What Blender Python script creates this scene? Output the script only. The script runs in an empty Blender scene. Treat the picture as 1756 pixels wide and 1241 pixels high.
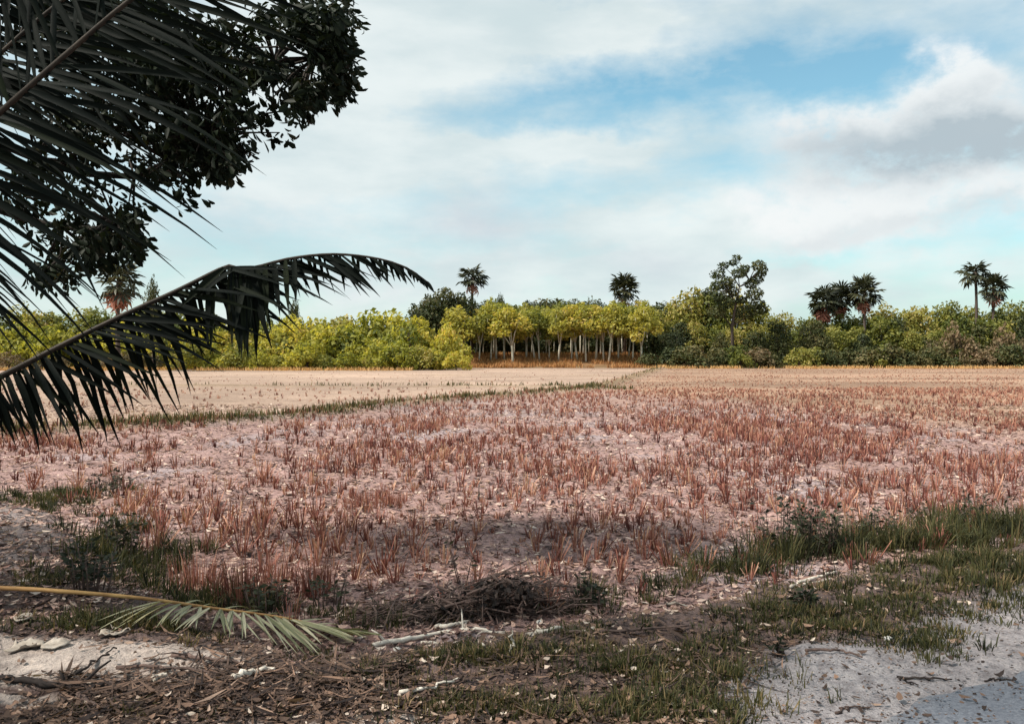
import bpy, math, random
import numpy as np
from mathutils import Vector, Matrix
R = math.radians
rng = np.random.default_rng(7)
random.seed(7)
SC = bpy.context.scene
COL = SC.collection

# ------------------------------------------------------------------ camera
F = 1461.0          # focal length in photo pixels (photo is 1756 wide)
H = 1.9             # eye height above the field
HY = 612.0          # horizon row in the photo
cam = bpy.data.cameras.new('camera')
camo = bpy.data.objects.new('camera', cam)
COL.objects.link(camo)
cam.sensor_width = 36.0
cam.lens = 36.0 * F / 1756.0
cam.shift_y = -(620.5 - HY) / 1756.0
cam.clip_start = 0.05
cam.clip_end = 3000.0
camo.location = (0, 0, H)
camo.rotation_euler = (R(90), 0, 0)
SC.camera = camo

# ------------------------------------------------------------------ sky and sun
SUN_AZ, SUN_EL = -112.0, 50.0
world = bpy.data.worlds.new('World')
SC.world = world
world.use_nodes = True
wt = world.node_tree
for n in list(wt.nodes):
    wt.nodes.remove(n)


def nd(tree, typ, **kw):
    n = tree.nodes.new(typ)
    for k, v in kw.items():
        setattr(n, k, v)
    return n


def mth(tree, op, a, b=None, c=None, clamp=False):
    n = tree.nodes.new('ShaderNodeMath')
    n.operation = op
    n.use_clamp = clamp
    for i, v in enumerate((a, b, c)):
        if v is None:
            continue
        if isinstance(v, (int, float)):
            n.inputs[i].default_value = v
        else:
            tree.links.new(v, n.inputs[i])
    return n.outputs[0]


def mixc(tree, fac, a, b, typ='MIX'):
    n = tree.nodes.new('ShaderNodeMix')
    n.data_type = 'RGBA'
    n.blend_type = typ
    for i, v in ((0, fac), (6, a), (7, b)):
        if isinstance(v, (int, float)):
            n.inputs[i].default_value = v
        elif isinstance(v, tuple):
            n.inputs[i].default_value = v if len(v) == 4 else v + (1,)
        else:
            tree.links.new(v, n.inputs[i])
    return n.outputs[2]


def build_sky():
    t = wt
    out = nd(t, 'ShaderNodeOutputWorld')
    bg = nd(t, 'ShaderNodeBackground')
    bg.inputs[1].default_value = 0.085
    t.links.new(bg.outputs[0], out.inputs[0])
    sky = nd(t, 'ShaderNodeTexSky', sky_type='NISHITA', sun_disc=False)
    sky.sun_elevation = R(SUN_EL)
    sky.sun_rotation = R(SUN_AZ)
    sky.dust_density = 1.5
    tc = nd(t, 'ShaderNodeTexCoord')
    d = tc.outputs['Generated']

    def noise(scale, sx, sz, detail=6, rough=0.55, off=0.0, dist=0.0):
        mp = nd(t, 'ShaderNodeMapping')
        mp.inputs['Scale'].default_value = (sx, sx, sz)
        mp.inputs['Location'].default_value = (off, off * 0.7, off * 1.3)
        t.links.new(d, mp.inputs[0])
        n = nd(t, 'ShaderNodeTexNoise')
        n.inputs['Scale'].default_value = scale
        n.inputs['Detail'].default_value = detail
        n.inputs['Roughness'].default_value = rough
        n.inputs['Distortion'].default_value = dist
        t.links.new(mp.outputs[0], n.inputs['Vector'])
        return n.outputs['Fac']
    sep = nd(t, 'ShaderNodeSeparateXYZ')
    t.links.new(d, sep.inputs[0])
    az = mth(t, 'ARCTAN2', sep.outputs[0], sep.outputs[1])
    el = mth(t, 'ARCSINE', sep.outputs[2])
    # ragged cloud outlines: shift the bearing and height of a cloud by noise
    n1 = noise(9.0, 1, 1.6, 7, 0.6, 3.1)
    n2 = noise(9.0, 1, 1.6, 7, 0.6, 9.7)
    az = mth(t, 'ADD', az, mth(t, 'MULTIPLY', mth(t, 'SUBTRACT', n1, 0.5), 0.11))
    el = mth(t, 'ADD', el, mth(t, 'MULTIPLY', mth(t, 'SUBTRACT', n2, 0.5), 0.09))

    def bank(px, py, rx, ry, power=1.0):
        a0 = math.atan((px - 878) / F)
        e0 = math.atan((HY - py) / F * math.cos(a0))
        u = mth(t, 'MULTIPLY', mth(t, 'SUBTRACT', az, a0), F / rx)
        v = mth(t, 'MULTIPLY', mth(t, 'SUBTRACT', el, e0), F / ry)
        q = mth(t, 'ADD', mth(t, 'MULTIPLY', u, u), mth(t, 'MULTIPLY', v, v))
        if power != 1.0:
            q = mth(t, 'POWER', q, power)
        return mth(t, 'EXPONENT', mth(t, 'MULTIPLY', q, -1.0)), v

    def add(lst):
        s = None
        for w, b in lst:
            x = mth(t, 'MULTIPLY', b[0], w)
            s = x if s is None else mth(t, 'ADD', s, x)
        return s
    # thin high cloud, streaked along the horizon
    veil = noise(2.6, 1, 4.2, 5, 0.5, 1.7, 0.3)
    flock = noise(11.0, 1, 2.2, 6, 0.6, 7.9)
    veil = mth(t, 'MULTIPLY_ADD', mth(t, 'SUBTRACT', veil, 0.5), 1.5, 0.76)
    veil = mth(t, 'ADD', veil, mth(t, 'MULTIPLY', mth(t, 'SUBTRACT', flock, 0.5), 1.1))
    blue = add([(0.80, bank(930, 185, 210, 44)), (0.72, bank(1180, 140, 190, 46)),
                (0.62, bank(1450, 115, 220, 56)), (0.35, bank(1050, 330, 260, 40)),
                (0.35, bank(1250, 265, 160, 40)), (0.35, bank(1750, 375, 60, 30)), (0.45, bank(1430, 432, 150, 14)),
                (0.25, bank(620, 500, 300, 40)), (0.3, bank(1300, 20, 300, 40))])
    white = add([(0.55, bank(560, 170, 240, 190)), (0.35, bank(950, 250, 300, 22)), (0.5, bank(980, 45, 300, 45)),
                 (0.45, bank(1200, 400, 260, 70)), (0.35, bank(1250, 490, 700, 45))])
    cover = mth(t, 'ADD', mth(t, 'SUBTRACT', veil, blue), white, clamp=True)
    cover = mth(t, 'MULTIPLY_ADD', cover, 0.88, 0.06, clamp=True)
    blue_air = mixc(t, 1.0, sky.outputs[0], (0.79, 1.16, 1.04), 'MULTIPLY')
    soft = noise(5.0, 1, 3.0, 6, 0.55, 5.5)
    veil_col = mixc(t, nd_smooth(t, soft, 0.32, 0.68), (3.9, 4.5, 4.6), (5.05, 5.4, 5.35))
    base = mixc(t, cover, blue_air, veil_col)
    # heaped clouds: white crowns, grey undersides
    heaps = [bank(1638, 135, 58, 52, 1.5), bank(1345, 365, 95, 58, 1.6), bank(1480, 365, 105, 72, 1.6),
             bank(1640, 345, 170, 52, 1.6), bank(1560, 235, 190, 62, 1.4), bank(1720, 215, 130, 85, 1.4),
             bank(1440, 215, 120, 40, 1.4)]
    hm = add([(1.0, b) for b in heaps])
    puff = noise(14.0, 1, 1.5, 7, 0.62, 12.3)
    fine = noise(38.0, 1, 1.3, 6, 0.62, 4.4)
    billow = mth(t, 'ADD', mth(t, 'MULTIPLY', puff, 2.6), mth(t, 'MULTIPLY', fine, 1.5))
    hm = mth(t, 'MULTIPLY', hm, mth(t, 'SUBTRACT', billow, 1.1))
    hm = nd_smooth(t, hm, 0.02, 1.45)
    grey = add([(1.15, bank(1620, 258, 210, 48)), (0.5, bank(1740, 215, 90, 60)), (0.35, bank(1440, 230, 120, 32)),
                (0.30, bank(1400, 410, 170, 18)), (0.42, bank(1660, 372, 150, 16))])
    grey = mth(t, 'MULTIPLY', grey, mth(t, 'MULTIPLY_ADD', puff, 0.9, 0.55), clamp=True)
    heap_col = mixc(t, grey, (5.5, 5.65, 5.65), (2.75, 3.2, 3.5))
    base = mixc(t, mth(t, 'MULTIPLY', hm, 0.92), base, heap_col)
    # faint grey banks low over the trees
    low = add([(0.5, bank(830, 385, 95, 42)), (0.35, bank(600, 470, 160, 40)), (0.35, bank(1120, 455, 80, 30)), (0.25, bank(430, 380, 160, 40))])
    low = mth(t, 'MULTIPLY', low, mth(t, 'MULTIPLY_ADD', puff, 0.9, 0.4), clamp=True)
    base = mixc(t, low, base, (3.35, 3.55, 4.05))
    t.links.new(base, bg.inputs[0])


def nd_smooth(t, v, a, b):
    n = t.nodes.new('ShaderNodeMapRange')
    n.interpolation_type = 'SMOOTHSTEP'
    n.inputs['From Min'].default_value = a
    n.inputs['From Max'].default_value = b
    t.links.new(v, n.inputs[0])
    return n.outputs[0]


build_sky()
sun = bpy.data.lights.new('sun', 'SUN')
sun.energy = 3.6
sun.angle = R(7.0)
sun.color = (1.0, 0.93, 0.82)
suno = bpy.data.objects.new('sun', sun)
COL.objects.link(suno)
SD = Vector((math.sin(R(SUN_AZ)) * math.cos(R(SUN_EL)), math.cos(R(SUN_AZ)) * math.cos(R(SUN_EL)), math.sin(R(SUN_EL))))
suno.location = SD * 60
suno.rotation_euler = (-SD).to_track_quat('-Z', 'Y').to_euler()

vs = SC.view_settings
vs.view_transform = 'Standard'
vs.look = 'None'
vs.exposure = 1.0
vs.gamma = 1.0
vs.use_curve_mapping = False
SC.render.engine = 'CYCLES'
SC.cycles.max_bounces = 4
SC.cycles.diffuse_bounces = 2
SC.cycles.transmission_bounces = 2
SC.cycles.use_denoising = True
SC.cycles.adaptive_threshold = 0.02
SC.cycles.caustics_reflective = False
SC.cycles.caustics_refractive = False

# ------------------------------------------------------------------ helpers
_lat = np.random.default_rng(3).random((256, 256))


def vnoise(x, y):
    x = np.asarray(x, float)
    y = np.asarray(y, float)
    xi = np.floor(x).astype(int)
    yi = np.floor(y).astype(int)
    fx, fy = x - xi, y - yi
    fx = fx * fx * (3 - 2 * fx)
    fy = fy * fy * (3 - 2 * fy)
    a = _lat[xi % 256, yi % 256]
    b = _lat[(xi + 1) % 256, yi % 256]
    c = _lat[xi % 256, (yi + 1) % 256]
    d = _lat[(xi + 1) % 256, (yi + 1) % 256]
    return (a * (1 - fx) + b * fx) * (1 - fy) + (c * (1 - fx) + d * fx) * fy


def fbm(x, y, o=4):
    s, a, t = 0, 0.5, 0
    for i in range(o):
        s = s + a * vnoise(x * 2 ** i + 17.3 * i, y * 2 ** i + 5.1 * i)
        t += a
        a *= 0.55
    return s / t


def sstep(a, b, x):
    t = np.clip((np.asarray(x, float) - a) / (b - a), 0, 1)
    return t * t * (3 - 2 * t)


def segdist(x, y, ax, ay, bx, by):
    dx, dy = bx - ax, by - ay
    t = np.clip(((x - ax) * dx + (y - ay) * dy) / (dx * dx + dy * dy), 0, 1)
    return np.hypot(x - ax - t * dx, y - ay - t * dy)


# the corner of the plot and its two near edges
CX, CY = -1.25, 4.55
E1 = np.array([0.885, 0.465])
E2 = np.array([-0.648, 0.762])


def field_side(x, y):
    """> 0 inside the stubble plot, < 0 on the verge"""
    s1 = (x - CX) * -E1[1] + (y - CY) * E1[0]
    s2 = (x - CX) * E2[1] - (y - CY) * E2[0]
    return np.minimum(s1, s2) + (fbm(x * 1.3, y * 1.3, 3) - 0.5) * 0.5


# road edge
RX, RY = 1.52, 3.76
RN = np.array([0.508, -0.861])


def road_in(x, y):
    return (x - RX) * RN[0] + (y - RY) * RN[1]


BUNDS = [(-60, -52, -12.5, 21.0, 0.22, 0.8), (-16, 16.5, -12.1, 20.1, 0.20, 0.9), (-12.1, 20.1, -7.0, 25.2, 0.20, 0.9), (-7.0, 25.2, -4.5, 32.5, 0.20, 0.9), (-4.5, 32.5, 4.8, 49.6, 0.20, 0.9), (-70, 56.5, 5.0, 53.0, 0.16, 0.9),
         (4.8, 49.6, 25.0, 142, 0.28, 1.1), (-60, 92.0, 12, 84.0, 0.12, 1.2)]


def bund(x, y):
    b = np.zeros_like(np.asarray(x, float))
    for i, (ax, ay, bx, by, hh, w) in enumerate(BUNDS):
        if i == 0:
            continue
        b = np.maximum(b, hh * np.exp(-(segdist(x, y, ax, ay, bx, by) / (w * 0.6)) ** 2))
    return b


def grove(x, y):
    """the low bank under the rubber trees"""
    return sstep(146, 160, y) * sstep(-24, -14, x) * (1 - sstep(26, 40, x))


def hgt(x, y):
    x = np.asarray(x, float)
    y = np.asarray(y, float)
    fs = field_side(x, y)
    ver = 1 - sstep(-0.45, 0.35, fs)
    near = 1 - sstep(15, 60, y)
    z = 0.28 * ver * (1 - sstep(14, 26, y))
    z = z + 0.05 * np.exp(-(fs / 0.30) ** 2) * (1 - sstep(12, 20, y))
    rough = (fbm(x * 2.2, y * 2.2, 4) - 0.5) * 0.075 + (fbm(x * 9, y * 9, 3) - 0.5) * 0.06
    calm = 1 - 0.85 * sstep(-1.0, -0.25, road_in(x, y)) * ver
    z = z + rough * calm * near
    z = z + (fbm(x * 0.16, y * 0.16, 3) - 0.5) * 0.10
    z = z + bund(x, y)
    z = z + 2.1 * grove(x, y) + 0.6 * sstep(150, 230, y)
    z = z + 0.02 * sstep(-0.5, 0.1, road_in(x, y)) * 0 
    rin = sstep(-0.55, -0.1, road_in(x, y))
    z = z * (1 - rin) + 0.262 * rin
    return z


def P(px, py, D):
    return Vector(((px - 878) / F * D, D, H - (py - HY) / F * D))


def G(px, py, dz=0.0):
    """the point of the ground seen at a photo pixel"""
    D = 5.0
    for _ in range(40):
        z = float(hgt((px - 878) / F * D, D))
        D = 0.5 * D + 0.5 * min(300.0, (H - z) * F / max(4.0, py - HY))
    X = (px - 878) / F * D
    return Vector((X, D, float(hgt(X, D)) + dz))


def props(o, label=None, cat=None, group=None, kind=None):
    if label:
        o['label'] = label
    if cat:
        o['category'] = cat
    if group:
        o['group'] = group
    if kind:
        o['kind'] = kind
    return o


def link(name, me, parent=None, mat=None):
    o = bpy.data.objects.new(name, me)
    COL.objects.link(o)
    if parent is not None:
        o.parent = parent
    if mat is not None and me is not None and len(me.materials) == 0:
        me.materials.append(mat)
    return o


def empty(name, loc=(0, 0, 0), rz=0.0):
    o = bpy.data.objects.new(name, None)
    o.empty_display_size = 0.2
    COL.objects.link(o)
    o.location = loc
    o.rotation_euler = (0, 0, rz)
    return o


def mesh(name, V, T, mat=None, smooth=False, var=None, col=None):
    """triangle mesh from arrays"""
    V = np.asarray(V, np.float32)
    T = np.asarray(T, np.int32)
    me = bpy.data.meshes.new(name)
    me.vertices.add(len(V))
    me.vertices.foreach_set('co', V.ravel())
    k = T.shape[1]
    me.loops.add(T.size)
    me.loops.foreach_set('vertex_index', T.ravel())
    me.polygons.add(len(T))
    me.polygons.foreach_set('loop_start', np.arange(0, T.size, k, dtype=np.int32))
    me.polygons.foreach_set('loop_total', np.full(len(T), k, np.int32))
    if smooth:
        me.polygons.foreach_set('use_smooth', np.ones(len(T), bool))
    if var is not None:
        a = me.attributes.new('var', 'FLOAT', 'POINT')
        a.data.foreach_set('value', np.asarray(var, np.float32))
    if col is not None:
        a = me.attributes.new('tint', 'FLOAT_COLOR', 'POINT')
        c = np.ones((len(V), 4), np.float32)
        c[:, :3] = col
        a.data.foreach_set('color', c.ravel())
    me.update(calc_edges=True)
    me.validate()
    if mat is not None:
        me.materials.append(mat)
    return me


class MB:
    """collects verts and triangles"""

    def __init__(self):
        self.v, self.t, self.a = [], [], []
        self.n = 0

    def add(self, V, T, var=0.5):
        V = np.asarray(V, float).reshape(-1, 3)
        self.v.append(V)
        self.t.append(np.asarray(T, int) + self.n)
        self.a.append(np.full(len(V), var) if np.isscalar(var) else np.asarray(var))
        self.n += len(V)

    def tube(self, pts, rad, sides=7, var=0.5, cap=True, rough=0.0):
        pts = [Vector(p) for p in pts]
        n = len(pts)
        V, T = [], []
        ref = Vector((0.13, 0.21, 0.97))
        d0 = (pts[-1] - pts[0]).normalized()
        if abs(d0.dot(ref)) > 0.9:
            ref = Vector((1, 0.1, 0))
        for i, p in enumerate(pts):
            d = (pts[min(i + 1, n - 1)] - pts[max(i - 1, 0)]).normalized()
            u = d.cross(ref)
            u.normalize()
            w = d.cross(u)
            r = rad[i] if hasattr(rad, '__len__') else rad
            for k in range(sides):
                a = 2 * math.pi * k / sides
                rr = r * (1 + random.uniform(-rough, rough))
                V.append(p + (u * math.cos(a) + w * math.sin(a)) * rr)
        for i in range(n - 1):
            for k in range(sides):
                a, b = i * sides + k, i * sides + (k + 1) % sides
                c, d = a + sides, b + sides
                T += [(a, b, d), (a, d, c)]
        if cap:
            for base, flip in ((0, True), ((n - 1) * sides, False)):
                for k in range(1, sides - 1):
                    f = (base, base + k, base + k + 1)
                    T.append(f[::-1] if flip else f)
        self.add([tuple(v) for v in V], T, var)

    def mesh(self, name, mat=None, smooth=True):
        return mesh(name, np.concatenate(self.v), np.concatenate(self.t), mat, smooth, np.concatenate(self.a))


def spline(pts, n):
    """Catmull-Rom through points, n samples"""
    P_ = [Vector(p) for p in pts]
    P_ = [P_[0] * 2 - P_[1]] + P_ + [P_[-1] * 2 - P_[-2]]
    L = [0]
    for i in range(1, len(P_) - 2):
        L.append(L[-1] + (P_[i + 1] - P_[i]).length)
    out = []
    for s in np.linspace(0, L[-1], n):
        i = min(max(int(np.searchsorted(L, s, 'right')) - 1, 0), len(L) - 2)
        t = (s - L[i]) / (L[i + 1] - L[i])
        a, b, c, d = P_[i], P_[i + 1], P_[i + 2], P_[i + 3]
        out.append(0.5 * ((2 * b) + (c - a) * t + (2 * a - 5 * b + 4 * c - d) * t * t + (3 * b - a - 3 * c + d) * t ** 3))
    return out


# ------------------------------------------------------------------ materials
def material(name):
    m = bpy.data.materials.new(name)
    m.use_nodes = True
    t = m.node_tree
    b = t.nodes['Principled BSDF']
    b.inputs['Roughness'].default_value = 0.8
    b.inputs['Specular IOR Level'].default_value = 0.2
    return m, t, b


def ramp(t, fac, stops):
    n = t.nodes.new('ShaderNodeValToRGB')
    e = n.color_ramp.elements
    while len(e) > 1:
        e.remove(e[-1])
    e[0].position, e[0].color = stops[0][0], stops[0][1] + (1,)
    for p, c in stops[1:]:
        x = e.new(p)
        x.color = c + (1,)
    if fac is not None:
        t.links.new(fac, n.inputs[0])
    return n.outputs[0]


def noise_node(t, scale, detail=4, rough=0.6, coord='Object', sc=None):
    tc = t.nodes.new('ShaderNodeTexCoord')
    n = t.nodes.new('ShaderNodeTexNoise')
    n.inputs['Scale'].default_value = scale
    n.inputs['Detail'].default_value = detail
    n.inputs['Roughness'].default_value = rough
    src = tc.outputs[coord]
    if sc is not None:
        mp = t.nodes.new('ShaderNodeMapping')
        mp.inputs['Scale'].default_value = sc
        t.links.new(src, mp.inputs[0])
        src = mp.outputs[0]
    t.links.new(src, n.inputs['Vector'])
    return n.outputs['Fac']


def attr(t, name, out='Fac'):
    n = t.nodes.new('ShaderNodeAttribute')
    n.attribute_name = name
    return n.outputs[out]


def leaf_mat(name, stops, trans=0.3, rough=0.55, objvar=0.35, spec=0.25, tr_gain=1.0):
    """leaf: colour from the per-leaf value, shifted a little from plant to plant"""
    m, t, b = material(name)
    b.inputs['Roughness'].default_value = rough
    b.inputs['Specular IOR Level'].default_value = spec
    oi = t.nodes.new('ShaderNodeObjectInfo')
    v = attr(t, 'var')
    f = mth(t, 'ADD', mth(t, 'MULTIPLY', v, 1 - objvar), mth(t, 'MULTIPLY', oi.outputs['Random'], objvar), clamp=True)
    c = ramp(t, f, stops)
    t.links.new(c, b.inputs['Base Color'])
    if trans > 0:
        tr = t.nodes.new('ShaderNodeBsdfTranslucent')
        t.links.new(mixc(t, 1.0, c, (1.25 * tr_gain, 1.2 * tr_gain, 0.6 * tr_gain), 'MULTIPLY'), tr.inputs[0])
        mx = t.nodes.new('ShaderNodeMixShader')
        mx.inputs[0].default_value = trans
        t.links.new(b.outputs[0], mx.inputs[1])
        t.links.new(tr.outputs[0], mx.inputs[2])
        t.links.new(mx.outputs[0], t.nodes['Material Output'].inputs[0])
    return m


def bark_mat(name, c1, c2, scale=6.0, sc=(1, 1, 0.25), bump=0.5):
    m, t, b = material(name)
    n = noise_node(t, scale, 5, 0.65, 'Object', sc)
    oi = t.nodes.new('ShaderNodeObjectInfo')
    c = ramp(t, n, [(0.3, c1), (0.7, c2)])
    g = mth(t, 'MULTIPLY_ADD', oi.outputs['Random'], 0.4, 0.8)
    cm = t.nodes.new('ShaderNodeVectorMath')
    cm.operation = 'SCALE'
    t.links.new(c, cm.inputs[0])
    t.links.new(g, cm.inputs['Scale'])
    t.links.new(cm.outputs[0], b.inputs['Base Color'])
    b.inputs['Roughness'].default_value = 0.9
    if bump:
        bp = t.nodes.new('ShaderNodeBump')
        bp.inputs['Strength'].default_value = bump
        bp.inputs['Distance'].default_value = 0.02
        t.links.new(n, bp.inputs['Height'])
        t.links.new(bp.outputs[0], b.inputs['Normal'])
    return m


def ground_mat():
    m, t, b = material('soil')
    b.inputs['Roughness'].default_value = 0.95
    b.inputs['Specular IOR Level'].default_value = 0.08
    base = attr(t, 'tint', 'Color')
    n1 = noise_node(t, 0.9, 6, 0.65)
    n2 = noise_node(t, 14, 5, 0.7, 'Object', (1, 0.7, 1))
    n3 = noise_node(t, 70, 3, 0.6)
    c = mixc(t, 1.0, base, ramp(t, n1, [(0.3, (0.78, 0.76, 0.76)), (0.7, (1.2, 1.2, 1.2))]), 'MULTIPLY')
    c = mixc(t, 1.0, c, ramp(t, n2, [(0.32, (0.62, 0.60, 0.60)), (0.5, (1, 1, 1)), (0.68, (1.28, 1.26, 1.22))]), 'MULTIPLY')
    c = mixc(t, 1.0, c, ramp(t, n3, [(0.3, (0.75, 0.75, 0.75)), (0.7, (1.2, 1.2, 1.2))]), 'MULTIPLY')
    t.links.new(c, b.inputs['Base Color'])
    bp = t.nodes.new('ShaderNodeBump')
    bp.inputs['Strength'].default_value = 0.9
    bp.inputs['Distance'].default_value = 0.03
    hgtn = mth(t, 'ADD', n2, mth(t, 'MULTIPLY', n3, 0.35))
    t.links.new(hgtn, bp.inputs['Height'])
    t.links.new(bp.outputs[0], b.inputs['Normal'])
    return m


def plain_mat(name, c1, c2, scale=20, rough=0.8, bump=0.3, sc=None):
    m, t, b = material(name)
    n = noise_node(t, scale, 5, 0.65, 'Object', sc)
    t.links.new(ramp(t, n, [(0.3, c1), (0.7, c2)]), b.inputs['Base Color'])
    b.inputs['Roughness'].default_value = rough
    if bump:
        bp = t.nodes.new('ShaderNodeBump')
        bp.inputs['Strength'].default_value = bump
        bp.inputs['Distance'].default_value = 0.01
        t.links.new(n, bp.inputs['Height'])
        t.links.new(bp.outputs[0], b.inputs['Normal'])
    return m


M = {}
M['soil'] = ground_mat()
def asphalt_mat():
    m, t, b = material('asphalt')
    n = noise_node(t, 60, 5, 0.7)
    n2 = noise_node(t, 3.5, 6, 0.7)
    c = ramp(t, n, [(0.3, (0.085, 0.092, 0.115)), (0.7, (0.20, 0.21, 0.24))])
    sand = ramp(t, n, [(0.3, (0.17, 0.155, 0.155)), (0.7, (0.30, 0.275, 0.27))])
    # sand lies over the broken edge and thins out towards the crown of the road
    k = mth(t, 'SUBTRACT', mth(t, 'MULTIPLY', n2, 1.05), attr(t, 'var'))
    t.links.new(mixc(t, nd_smooth(t, k, 0.25, 0.75), c, sand), b.inputs['Base Color'])
    b.inputs['Roughness'].default_value = 0.92
    bp = t.nodes.new('ShaderNodeBump')
    bp.inputs['Strength'].default_value = 0.6
    bp.inputs['Distance'].default_value = 0.01
    t.links.new(n, bp.inputs['Height'])
    t.links.new(bp.outputs[0], b.inputs['Normal'])
    return m


M['asphalt'] = asphalt_mat()
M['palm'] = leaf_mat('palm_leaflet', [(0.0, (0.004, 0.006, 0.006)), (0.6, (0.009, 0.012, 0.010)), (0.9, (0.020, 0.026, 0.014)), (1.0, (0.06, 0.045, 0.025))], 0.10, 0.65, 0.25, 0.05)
M['palm_rachis'] = plain_mat('palm_rachis', (0.022, 0.017, 0.014), (0.05, 0.036, 0.026), 8, 0.6, 0.2, (1, 1, 0.3))
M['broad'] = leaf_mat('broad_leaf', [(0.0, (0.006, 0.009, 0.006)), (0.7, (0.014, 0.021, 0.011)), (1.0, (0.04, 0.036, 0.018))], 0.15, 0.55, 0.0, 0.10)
M['bark'] = bark_mat('grey_bark', (0.06, 0.045, 0.04), (0.16, 0.125, 0.10))
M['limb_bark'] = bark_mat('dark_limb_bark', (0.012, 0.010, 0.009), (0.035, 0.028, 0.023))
M['deadbrush'] = leaf_mat('dead_brush_leaf', [(0.0, (0.012, 0.010, 0.010)), (0.6, (0.035, 0.026, 0.024)), (1.0, (0.11, 0.075, 0.06))], 0.1, 0.8, 0.0)
M['pale_bark'] = bark_mat('pale_bark', (0.32, 0.29, 0.23), (0.56, 0.51, 0.42), 2.0)
M['dark_bark'] = bark_mat('dark_bark', (0.045, 0.035, 0.03), (0.12, 0.09, 0.075), 2.0)
M['rubber'] = leaf_mat('rubber_leaf', [(0.0, (0.05, 0.07, 0.02)), (0.3, (0.18, 0.19, 0.045)), (0.6, (0.31, 0.29, 0.065)), (0.85, (0.46, 0.38, 0.09)), (1.0, (0.54, 0.37, 0.16))], 0.45, 0.6, 0.55, 0.25, 1.25)
M['scrub'] = leaf_mat('scrub_leaf', [(0.0, (0.06, 0.08, 0.018)), (0.35, (0.26, 0.26, 0.05)), (0.75, (0.45, 0.39, 0.08)), (1.0, (0.55, 0.38, 0.12))], 0.45, 0.6, 0.4, 0.25, 1.25)
M['forest'] = leaf_mat('forest_leaf', [(0.0, (0.03, 0.05, 0.016)), (0.35, (0.12, 0.135, 0.032)), (0.7, (0.28, 0.26, 0.065)), (1.0, (0.42, 0.30, 0.12))], 0.36, 0.6, 0.5, 0.25, 1.15)
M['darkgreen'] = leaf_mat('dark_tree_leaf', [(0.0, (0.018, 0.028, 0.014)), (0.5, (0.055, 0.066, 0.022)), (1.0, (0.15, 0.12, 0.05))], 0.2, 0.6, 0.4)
M['brownleaf'] = leaf_mat('brown_scrub_leaf', [(0.0, (0.06, 0.055, 0.03)), (0.5, (0.13, 0.10, 0.05)), (1.0, (0.26, 0.17, 0.11))], 0.2, 0.7, 0.4)
M['fan'] = leaf_mat('fan_palm_leaf', [(0.0, (0.012, 0.016, 0.012)), (0.6, (0.04, 0.044, 0.022)), (1.0, (0.09, 0.08, 0.035))], 0.12, 0.5, 0.5)
M['deadfan'] = leaf_mat('dead_fan_leaf', [(0.0, (0.20, 0.075, 0.055)), (0.6, (0.40, 0.17, 0.12)), (1.0, (0.52, 0.32, 0.22))], 0.15, 0.8, 0.5)
M['stubble'] = leaf_mat('rice_stubble', [(0.0, (0.05, 0.014, 0.014)), (0.35, (0.215, 0.074, 0.058)), (0.7, (0.41, 0.205, 0.145)), (1.0, (0.58, 0.41, 0.28))], 0.15, 0.8, 0.12)
M['straw'] = leaf_mat('loose_straw', [(0.0, (0.030, 0.018, 0.018)), (0.3, (0.18, 0.10, 0.085)), (0.7, (0.42, 0.275, 0.225)), (1.0, (0.62, 0.50, 0.42))], 0.1, 0.8, 0.0)
M['grass'] = leaf_mat('verge_grass', [(0.0, (0.016, 0.020, 0.011)), (0.4, (0.052, 0.056, 0.022)), (0.7, (0.105, 0.092, 0.036)), (1.0, (0.27, 0.18, 0.10))], 0.25, 0.7, 0.0)
M['drygrass'] = leaf_mat('dry_grass', [(0.0, (0.16, 0.07, 0.03)), (0.5, (0.42, 0.20, 0.08)), (1.0, (0.58, 0.38, 0.17))], 0.25, 0.8, 0.1)
M['litter'] = leaf_mat('dead_leaf', [(0.0, (0.03, 0.02, 0.018)), (0.4, (0.12, 0.075, 0.055)), (0.75, (0.28, 0.17, 0.12)), (1.0, (0.60, 0.50, 0.42))], 0.1, 0.8, 0.0)
M['weed'] = leaf_mat('weed_leaf', [(0.0, (0.012, 0.016, 0.012)), (0.6, (0.03, 0.036, 0.018)), (1.0, (0.07, 0.06, 0.03))], 0.15, 0.7, 0.4)
M['twig'] = bark_mat('dry_twig', (0.05, 0.036, 0.032), (0.15, 0.10, 0.085), 14, (1, 1, 1), 0.2)
M['pale_wood'] = bark_mat('bleached_wood', (0.36, 0.31, 0.26), (0.66, 0.60, 0.52), 18, (1, 1, 1), 0.3)
M['black_wood'] = bark_mat('dark_wet_wood', (0.015, 0.012, 0.012), (0.05, 0.038, 0.034), 18, (1, 1, 1), 0.3)
M['petiole'] = plain_mat('yellow_petiole', (0.26, 0.12, 0.05), (0.60, 0.36, 0.14), 7, 0.65, 0.4, (0.4, 2, 2))
M['oldleaflet'] = leaf_mat('faded_leaflet', [(0.0, (0.10, 0.11, 0.05)), (0.5, (0.30, 0.29, 0.17)), (1.0, (0.62, 0.56, 0.40))], 0.2, 0.6, 0.5)
M['scrap'] = plain_mat('dry_sheath', (0.22, 0.18, 0.145), (0.50, 0.44, 0.38), 16, 0.8, 0.4)
M['stone'] = plain_mat('pale_stone', (0.45, 0.42, 0.38), (0.75, 0.72, 0.68), 12, 0.85, 0.4)

# ------------------------------------------------------------------ ground


def axis_x():
    a = list(np.arange(-5.5, 5.5, 0.04))
    s, x = 0.04, 5.5
    r = []
    while x < 700:
        r.append(x)
        s *= 1.045
        x += s
    r.append(700.0)
    return np.array([-v for v in r[::-1]] + a[1:] + r)


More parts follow.
